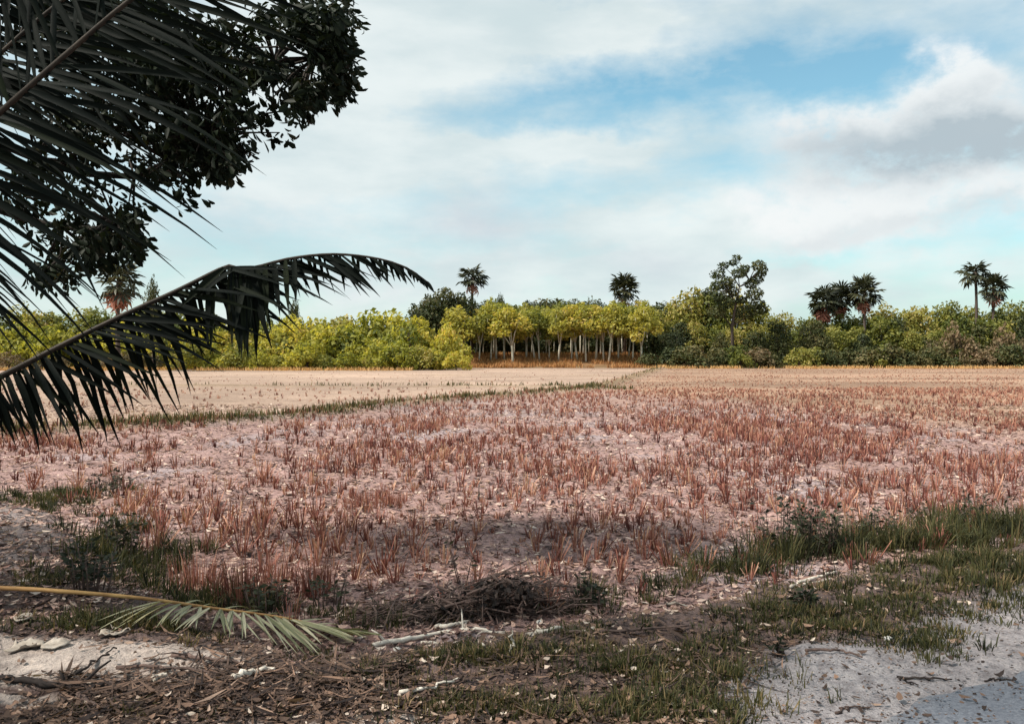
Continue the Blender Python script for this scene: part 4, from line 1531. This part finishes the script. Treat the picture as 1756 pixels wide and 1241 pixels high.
# ------------------------------------------------------------------ things on the verge
def fallen_frond():
    a = G(-60, 1044, 0.10)
    e = empty('fallen_palm_frond', G(250, 1052))
    base = Vector(e.location)
    props(e, 'fallen coconut frond with thick orange yellow stalk lying on the verge', 'palm frond')
    pts = [G(-420, 1036, 0.10), G(-200, 1039, 0.13), G(0, 1042, 0.13), G(130, 1047, 0.12), G(250, 1052, 0.10), G(360, 1061, 0.08), G(480, 1072, 0.06), G(545, 1085, 0.05), G(605, 1098, 0.04)]
    c = spline([p - base for p in pts], 60)
    mb = MB()
    mb.tube([tuple(q) for q in c], [0.017 * (1 - 0.84 * (i / 59) ** 1.1) + 0.003 for i in range(60)], 8)
    link('stalk', mb.mesh('stalk', M['petiole']), e)
    r = random.Random(4)
    random.seed(4)
    for i in range(66):
        u = i / 65
        px = 275 + 325 * u
        x = G(px, 1052 + 0.13 * (px - 250), 0.0)
        # nearest point of the stalk
        p = min(c, key=lambda q: abs(q.x + base.x - x.x))
        L = 1.3 * (0.46 + 0.22 * math.sin(math.pi * min(1, u + 0.15))) * r.uniform(0.85, 1.1) * (1 - 0.45 * max(0, u - 0.7) / 0.3)
        ang = R(-96 + 62 * u ** 0.8 + r.uniform(-7, 7))
        d = Vector((math.cos(ang), math.sin(ang), 0))
        tip = p + base + d * L
        tz = float(hgt(tip.x, tip.y)) + 0.045 - base.z
        dd = Vector((d.x * L, d.y * L, tz - p.z))
        me = leaflet_mesh('leaflet', M['oldleaflet'], p, dd + Vector((0, 0, 0.05)), dd.length, 0.021, (1, 0.3, 0), 0.13, r.uniform(-.5, .5), 7, min(1, max(0, r.gauss(0.5, 0.28))), wave=0.012)
        link('leaflet', me, e)
    for i in range(9):
        u = i / 8
        p = c[int(40 + 17 * u)]
        L = 0.3 * r.uniform(0.7, 1.1)
        ang = R(80 - 55 * u + r.uniform(-12, 12))
        d = Vector((math.cos(ang), math.sin(ang), -0.05))
        me = leaflet_mesh('leaflet', M['oldleaflet'], p, d, L, 0.024, (1, 0.3, 0), 0.9, r.uniform(-.5, .5), 6, min(1, max(0, r.gauss(0.25, 0.2))))
        link('leaflet', me, e)


fallen_frond()


def stick(px, r, mat, label, name='stick', cat='stick', lift=0.02, wob=0.008, twigs=0, sides=7):
    rr = random.Random(len(label) * 7 + int(px[0][0]))
    pts = [G(a, b, lift + (c[0] if c else 0)) for a, b, *c in px]
    base = pts[0].copy()
    q = spline([p - base for p in pts], max(8, 5 * len(pts)))
    q = [v + Vector((rr.gauss(0, wob), rr.gauss(0, wob), rr.gauss(0, wob * 0.5))) for v in q]
    n = len(q)
    mb = MB()
    mb.tube([tuple(v) for v in q], [r * (1 - 0.5 * i / n) * rr.uniform(0.85, 1.15) for i in range(n)], sides, rough=0.12)
    for k in range(twigs):
        s = q[rr.randrange(2, n - 1)]
        d = Vector((rr.uniform(-1, 1), rr.uniform(-1, 1), rr.uniform(0, 0.5))).normalized() * rr.uniform(0.08, 0.2)
        mb.tube([tuple(s), tuple(s + d * 0.6 + Vector((0, 0, 0.01))), tuple(s + d)], [r * 0.45, r * 0.35, r * 0.2], 5)
    o = link(name, mb.mesh(name, mat))
    o.location = base
    return props(o, label, cat)


stick([(640, 1110), (740, 1093), (810, 1083), (868, 1091)], 0.018, M['pale_wood'], 'long pale bleached branch arching below the dark brush heap', twigs=3)
stick([(720, 1106), (775, 1109), (832, 1111)], 0.012, M['pale_wood'], 'straight pale stick lying just below the long bleached branch')
stick([(745, 1080), (775, 1076), (806, 1070)], 0.018, M['pale_wood'], 'short pale branch piece at the foot of the dark brush heap')
stick([(903, 1094), (930, 1089), (962, 1081)], 0.020, M['pale_wood'], 'stout pale stick lying right of the small leaning stake')
stick([(879, 1118), (880, 1116, 0.05), (877, 1114, 0.11)], 0.008, M['pale_wood'], 'small pale stake leaning upright in the verge grass', 'stake', 'stake', 0.0)
stick([(-40, 1166), (40, 1174), (100, 1178), (175, 1181)], 0.022, M['black_wood'], 'thick black branch lying across the pale sand at lower left', twigs=2)
stick([(120, 1167), (155, 1146), (198, 1115)], 0.008, M['black_wood'], 'thin dark twig slanting across the pale sand at left', 'twig', 'twig')
stick([(690, 1193), (735, 1184), (790, 1169)], 0.010, M['pale_wood'], 'thin pale reddish stick among leaf litter at bottom centre')
stick([(1540, 1163), (1590, 1165), (1632, 1168)], 0.007, M['black_wood'], 'straight dark twig lying on the sandy shoulder', 'twig', 'twig', 0.008)
stick([(1540, 1162), (1555, 1170), (1572, 1177)], 0.006, M['black_wood'], 'short dark twig forking off the straight one on the shoulder', 'twig', 'twig', 0.008)
stick([(1690, 1168), (1712, 1168), (1735, 1167)], 0.006, M['black_wood'], 'small dark twig on the shoulder near the right edge', 'twig', 'twig', 0.008)
stick([(1440, 1225), (1446, 1216), (1470, 1214), (1490, 1217)], 0.006, M['twig'], 'curled brown twig on the sand at the bottom right', 'twig', 'twig', 0.008)
stick([(1450, 1236), (1480, 1238), (1512, 1237)], 0.006, M['twig'], 'flat brown twig at the bottom edge below the curled one', 'twig', 'twig', 0.008)
stick([(1365, 1004), (1400, 994), (1436, 984)], 0.016, M['pale_wood'], 'pale grey stick at the foot of the right-hand grass bank')
stick([(1360, 1010), (1392, 1003), (1420, 998)], 0.012, M['pale_wood'], 'shorter grey stick beside the pale one below the grass bank')
stick([(400, 1168), (432, 1158), (472, 1152)], 0.022, M['pale_wood'], 'curved pale bark piece below the fallen frond', 'bark_piece', 'bark')
stick([(262, 1172), (272, 1167), (283, 1162)], 0.018, M['pale_wood'], 'short pale stub of wood among twigs at lower left', 'wood_stub', 'wood')
stick([(135, 1195), (150, 1208), (165, 1216)], 0.010, M['twig'], 'short brown stick in the dark litter at lower left')
stick([(1380, 1122), (1430, 1120), (1482, 1133)], 0.009, M['twig'], 'arched brown twig where the litter meets the sandy shoulder', 'twig', 'twig')
stick([(1105, 1222), (1140, 1196), (1185, 1172)], 0.004, M['twig'], 'long dry stem bent over the grass at bottom centre right', 'stem', 'stem', 0.05)
stick([(960, 1090), (1060, 1088), (1180, 1077)], 0.010, M['twig'], 'long brown branch lying along the verge right of centre', twigs=3)
stick([(300, 1128), (350, 1135), (420, 1143)], 0.012, M['twig'], 'dark brown branch lying just below the fallen frond', twigs=2)
stick([(205, 1150), (290, 1150), (380, 1160)], 0.010, M['twig'], 'long brown branch in the litter left of the pale bark piece', twigs=3)


def scrap(px, py, w, h, label, seed, ang=0.0):
    """a torn, curled piece of dry palm sheath with thickness"""
    r = random.Random(seed)
    nx, ny = 9, 5
    c = G(px, py)
    V = []
    ca, sa = math.cos(ang), math.sin(ang)
    for j in range(ny):
        for i in range(nx):
            u, v = i / (nx - 1) - 0.5, j / (ny - 1) - 0.5
            eg = r.uniform(-.16, .16) if j in (0, ny - 1) else 0
            x, y = u * w * (1 + (r.uniform(-.1, .1) if i in (0, nx - 1) else 0)), (v + eg * 1.4) * h
            X, Y = x * ca - y * sa, x * sa + y * ca
            z = float(hgt(c.x + X, c.y + Y)) + 0.014 + 0.022 * (2 * v) ** 2 * abs(math.sin(3 * u + seed)) + r.uniform(0, 0.006)
            V.append((X, Y, z - c.z))
    n = len(V)
    V += [(x, y, z - 0.006) for x, y, z in V]
    T = []
    for j in range(ny - 1):
        for i in range(nx - 1):
            a = j * nx + i
            T += [(a, a + 1, a + nx + 1), (a, a + nx + 1, a + nx), (n + a, n + a + nx + 1, n + a + 1), (n + a, n + a + nx, n + a + nx + 1)]
    rim = [i for i in range(nx)] + [j * nx + nx - 1 for j in range(1, ny)] + [(ny - 1) * nx + i for i in range(nx - 2, -1, -1)] + [j * nx for j in range(ny - 2, 0, -1)]
    for a, b in zip(rim, rim[1:] + rim[:1]):
        T += [(a, n + a, n + b), (a, n + b, b)]
    o = link('dry_sheath', mesh('dry_sheath', V, T, M['scrap'], False))
    o.location = c
    return props(o, label, 'palm sheath')


scrap(45, 1113, 0.17, 0.10, 'torn pale palm sheath on the sand at far left', 1, 0.1)
scrap(85, 1110, 0.14, 0.12, 'jagged pale sheath scrap right of the larger one on the sand', 2, -0.3)
scrap(196, 1090, 0.16, 0.05, 'narrow whitish sheath strip lying below the orange stalk', 3, 0.2)
scrap(40, 1066, 0.10, 0.09, 'small pale scrap in the grass under the orange stalk', 4, 0.5)
scrap(1160, 1040, 0.16, 0.06, 'whitish scrap on the verge right of centre', 5, 0.3)


def stone(px, py, s, label, seed):
    r = random.Random(seed)
    V, T = [], []
    nu, nv = 9, 6
    for j in range(nv + 1):
        for i in range(nu):
            a, b = 2 * math.pi * i / nu, math.pi * j / nv
            k = s * r.uniform(0.8, 1.15)
            V.append((k * math.cos(a) * math.sin(b), 0.8 * k * math.sin(a) * math.sin(b), 0.65 * k * math.cos(b)))
    for j in range(nv):
        for i in range(nu):
            a, b = j * nu + i, j * nu + (i + 1) % nu
            T += [(a, a + nu, b + nu), (a, b + nu, b)]
    o = link('stone', mesh('stone', V, T, M['stone'], False))
    o.location = G(px, py, s * 0.3)
    return props(o, label, 'stone')


stone(681, 1116, 0.030, 'small white stone left of the straight pale stick', 1)
stone(923, 1022, 0.022, 'tiny white stone in the brush right of the dark heap', 2)
stone(925, 1068, 0.024, 'small white stone above the stout pale stick', 3)
stone(1522, 1098, 0.030, 'pale stone in the grass near the sandy shoulder', 4)


def weed(px, py, hgt_m, n, spread, label, seed, name='weed', mat='weed', leafy=0.6, cat='weed'):
    """a stemmy weed: stems as one part, leaves as another"""
    r = random.Random(seed)
    c = G(px, py)
    e = empty(name, c)
    mb, V, T, A, k = MB(), [], [], [], 0
    for i in range(n):
        a = r.uniform(0, 6.28)
        q = spread * math.sqrt(r.random())
        b = Vector((math.cos(a) * q * 0.5, math.sin(a) * q * 0.5, -0.03))
        hh = hgt_m * r.uniform(0.55, 1.0)
        tip = Vector((b.x + math.cos(a) * hh * r.uniform(0, .35), b.y + math.sin(a) * hh * r.uniform(0, .35), hh))
        mid = b.lerp(tip, 0.5) + Vector((r.uniform(-.02, .02), r.uniform(-.02, .02), 0.02))
        mb.tube([tuple(b), tuple(mid), tuple(tip)], [0.006, 0.004, 0.002], 4)
        for j in range(int(14 * leafy * (hh / 0.4)) + 2):
            t = r.uniform(0.25, 1.0)
            p = b.lerp(mid, t * 2) if t < 0.5 else mid.lerp(tip, t * 2 - 1)
            d = Vector((r.gauss(0, 1), r.gauss(0, 1), r.uniform(-.2, .7))).normalized()
            L = r.uniform(0.03, 0.08)
            s = d.cross(Vector((r.gauss(0, 1), r.gauss(0, 1), 1))).normalized() * L * 0.22
            V += [tuple(p), tuple(p + d * L * 0.5 + s), tuple(p + d * L), tuple(p + d * L * 0.5 - s)]
            T += [(k, k + 1, k + 2), (k, k + 2, k + 3)]
            A += [min(1, max(0, r.gauss(.45, .2)))] * 4
            k += 4
    link('stems', mb.mesh('stems', M['twig']), e)
    link('leaves', mesh('leaves', V, T, M[mat], False, A), e)
    return props(e, label, cat)


weed(1335, 962, 0.72, 6, 0.12, 'tallest thin dark weed standing at the right-hand grass bank', 1, leafy=0.5)
weed(1400, 948, 0.52, 34, 0.34, 'dark bushy weed right of the tallest thin one', 2, leafy=0.9)
weed(1372, 935, 0.46, 16, 0.28, 'dark stemmy weed behind the bushy one at the grass bank', 3)
weed(1500, 930, 0.40, 18, 0.34, 'low dark weed in the grass bank further right', 4)
weed(1290, 935, 0.28, 8, 0.2, 'sparse dark weed left of the tallest thin one', 5, leafy=0.4)
weed(1680, 905, 0.44, 20, 0.4, 'dark leafy weed at the grass bank near the right edge', 6)
weed(1015, 1040, 0.26, 16, 0.18, 'small green weed between the brush heap and the grass bank', 7, leafy=1.0)
weed(820, 858, 0.36, 3, 0.05, 'lone dark stalk standing in the middle of the stubble', 8, leafy=0.25)
weed(792, 1000, 0.62, 3, 0.08, 'thin dark stalk rising left of the brush heap', 9, leafy=0.2)
weed(180, 850, 0.40, 12, 0.35, 'dark weed at the left edge of the plot', 10)
weed(205, 960, 0.42, 22, 0.30, 'dark green weed clump on the left-hand bank', 11, leafy=1.0)
weed(160, 1010, 0.34, 20, 0.30, 'dark weed clump above the orange stalk', 12, leafy=1.0)
weed(460, 1050, 0.28, 18, 0.3, 'dark weed clump just above the fallen frond', 13, leafy=0.9)
weed(560, 1045, 0.30, 12, 0.25, 'dark weed above the tip of the fallen frond', 14)
weed(1370, 1045, 0.16, 12, 0.12, 'small dark green seedling on the verge below the grey sticks', 15, leafy=1.2)
weed(1330, 1125, 0.10, 8, 0.06, 'little pale-stemmed seedling beside the sandy shoulder', 16, leafy=1.0)
weed(215, 840, 0.30, 10, 0.25, 'smaller weed right of the one at the left plot edge', 17)
weed(1560, 905, 0.30, 8, 0.25, 'thin weed behind the right-hand grass bank', 18, leafy=0.4)


def dry_clump(px, py, hh, n, spread, label, seed):
    r = np.random.default_rng(seed)
    c = G(px, py)
    a = r.uniform(0, 6.28, n)
    q = spread * np.sqrt(r.random(n))
    x, y = np.cos(a) * q, np.sin(a) * q
    root = np.stack([x, y, hgt(x + c.x, y + c.y) - c.z - 0.02], 1)
    V, T, vv = blades(root, hh * r.uniform(.45, 1.1, n), r.uniform(.004, .009, n), a, np.abs(r.normal(.15, .2, n)), np.clip(r.normal(.38, .2, n), 0, 1))
    o = link('dry_grass_clump', mesh('dry_grass_clump', V, T, M['stubble'], False, vv))
    o.location = c
    return props(o, label, 'grass clump')


dry_clump(418, 1030, 0.36, 260, 0.22, 'reddish brown dry grass clump behind the fallen stalk', 1)
dry_clump(540, 1020, 0.36, 200, 0.16, 'reddish dry grass clump above the tip of the fallen frond', 2)
dry_clump(340, 1010, 0.34, 220, 0.22, 'brown dry grass clump left of the reddish ones behind the stalk', 3)
dry_clump(640, 866, 0.24, 420, 0.40, 'dense rust-coloured grass mound in the middle of the stubble', 4)
dry_clump(470, 1000, 0.30, 160, 0.18, 'smaller reddish dry clump between the two behind the frond', 5)


def brush_heap():
    """the dark pile of dead twigs at the plot's near edge"""
    r = random.Random(8)
    e = empty('brush_heap', G(840, 1065))
    o = Vector(e.location)
    mb = MB()
    for i in range(520):
        px = r.triangular(600, 1010, 860)
        py = 1072 - (px - 640) * 0.06 + r.uniform(-22, 6)
        c = G(px, py)
        top = 0.20 * math.exp(-((px - 875) / 85) ** 2) + 0.07
        z = r.random() ** 1.3 * top
        a = r.gauss(0.35, 0.9)
        L = r.uniform(0.12, 0.5)
        d = Vector((math.cos(a), math.sin(a) * 0.8, r.gauss(0.15, 0.35))).normalized() * L
        p = c + Vector((0, 0, z)) - d * 0.5
        q = c + Vector((0, 0, z)) + d * 0.5
        for v in (p, q):
            v.z = max(v.z, float(hgt(v.x, v.y)) + 0.005)
        m = p.lerp(q, 0.5) + Vector((r.gauss(0, .02), r.gauss(0, .02), r.gauss(0.01, .02)))
        w = r.choice([0.002, 0.003, 0.004, 0.006, 0.011])
        mb.tube([tuple(p - o), tuple(m - o), tuple(q - o)], [w, w * 0.8, w * 0.4], 4, r.random())
    t = link('twigs', mb.mesh('twigs', M['twig'], False), e)
    t['kind'] = 'stuff'
    rr = np.random.default_rng(3)
    cl = []
    for i in range(40):
        px = r.triangular(670, 950, 885)
        c = G(px, 1058 + r.uniform(-14, 8)) - o
        cl.append(((c.x, c.y, c.z + 0.04 + r.random() * 0.20 * math.exp(-((px - 875) / 85) ** 2)), (0.10, 0.10, 0.08)))
    cr = link('dead_leaves', crown_mesh('dead_leaves', cl, 1100, 0.045, M['deadbrush'], seed=9, up=0.1), e)
    cr['kind'] = 'stuff'
    props(e, 'dark heap of dead twigs and leaves at the near edge of the plot', 'brush heap')


brush_heap()


def litter():
    n = 26000
    px = rng.uniform(-40, 1800, n)
    py = 1261 - 370 * rng.random(n) ** 1.25
    D = (H - 0.28) * F / (py - HY)
    x, y = (px - 878) / F * D, D
    fs = field_side(x, y)
    rd = road_in(x, y) + (fbm(x * 1.7 + 3, y * 1.7, 4) - 0.5) * 0.7
    reach = 0.75 * sstep(-0.3, 1.2, x * 0.865 + y * 0.5 - 2.4) + 0.05
    bare = sstep(-reach - 0.1, -reach + 0.15, rd)
    s = np.zeros(n)
    for (sx, sy, rx, ry, w) in SANDY:
        s = np.maximum(s, w * np.exp(-((x - sx) / rx) ** 2 - ((y - sy) / ry) ** 2))
    dens = (0.35 + 0.9 * fbm(x * 2, y * 2, 3)) * (1 - 0.95 * bare) * np.clip(1 - 0.85 * s, 0.04, 1)
    ok = (fs < 0.25) & (rng.random(n) < dens)
    x, y = x[ok], y[ok]
    n = len(x)
    L = rng.uniform(0.012, 0.055, n) * rng.uniform(0.7, 1.4, n)
    flat_bits('leaf_litter', x, y, L, L * rng.uniform(0.25, 0.65, n), np.clip(np.where(rng.random(n) < 0.08, rng.normal(0.88, 0.1, n), rng.normal(0.36, 0.22, n)), 0, 1), M['litter'],
              'brown and pale dead leaves strewn along the verge', 'leaf litter', 0.018, 0.35)
    # fine twigs in the litter
    n = 1900
    px = np.concatenate([rng.uniform(100, 700, n // 2), rng.uniform(-20, 1350, n - n // 2)])
    py = np.concatenate([rng.normal(1165, 28, n // 2), rng.uniform(1075, 1241, n - n // 2)])
    D = (H - 0.28) * F / (np.clip(py, 1060, 1260) - HY)
    x, y = (px - 878) / F * D, D
    s = np.zeros(n)
    for (sx, sy, rx, ry, w) in SANDY:
        s = np.maximum(s, w * np.exp(-((x - sx) / rx) ** 2 - ((y - sy) / ry) ** 2))
    ok = (field_side(x, y) < 0.2) & (road_in(x, y) < -0.5) & (rng.random(n) > s)
    x, y = x[ok], y[ok]
    n = len(x)
    L = rng.uniform(0.06, 0.42, n)
    flat_bits('fine_twigs', x, y, L, rng.uniform(0.005, 0.016, n), np.clip(rng.normal(0.22, 0.22, n), 0, 1), M['litter'],
              'fine dry twigs lying in the verge litter', 'twigs', 0.02, 0.12)

    # grit and crumbs on the sandy shoulder and the road edge
    n = 5000
    px = rng.uniform(1150, 1800, n)
    py = rng.uniform(1040, 1260, n)
    D = (H - 0.28) * F / (py - HY)
    x, y = (px - 878) / F * D, D
    ok = (field_side(x, y) < -0.3) & (rng.random(n) < 0.25 + 0.9 * fbm(x * 2.6, y * 2.6, 3) ** 2)
    x, y = x[ok], y[ok]
    n = len(x)
    L = rng.uniform(0.004, 0.018, n) * rng.uniform(0.6, 1.8, n)
    o = flat_bits('path_grit', x, y, L, L * rng.uniform(0.3, 0.8, n), np.clip(rng.normal(0.2, 0.2, n), 0, 1), M['litter'],
                  'dark crumbs and grit strewn on the sandy shoulder', 'grit', 0.026, 0.2)


litter()
print('objects', len(bpy.data.objects))
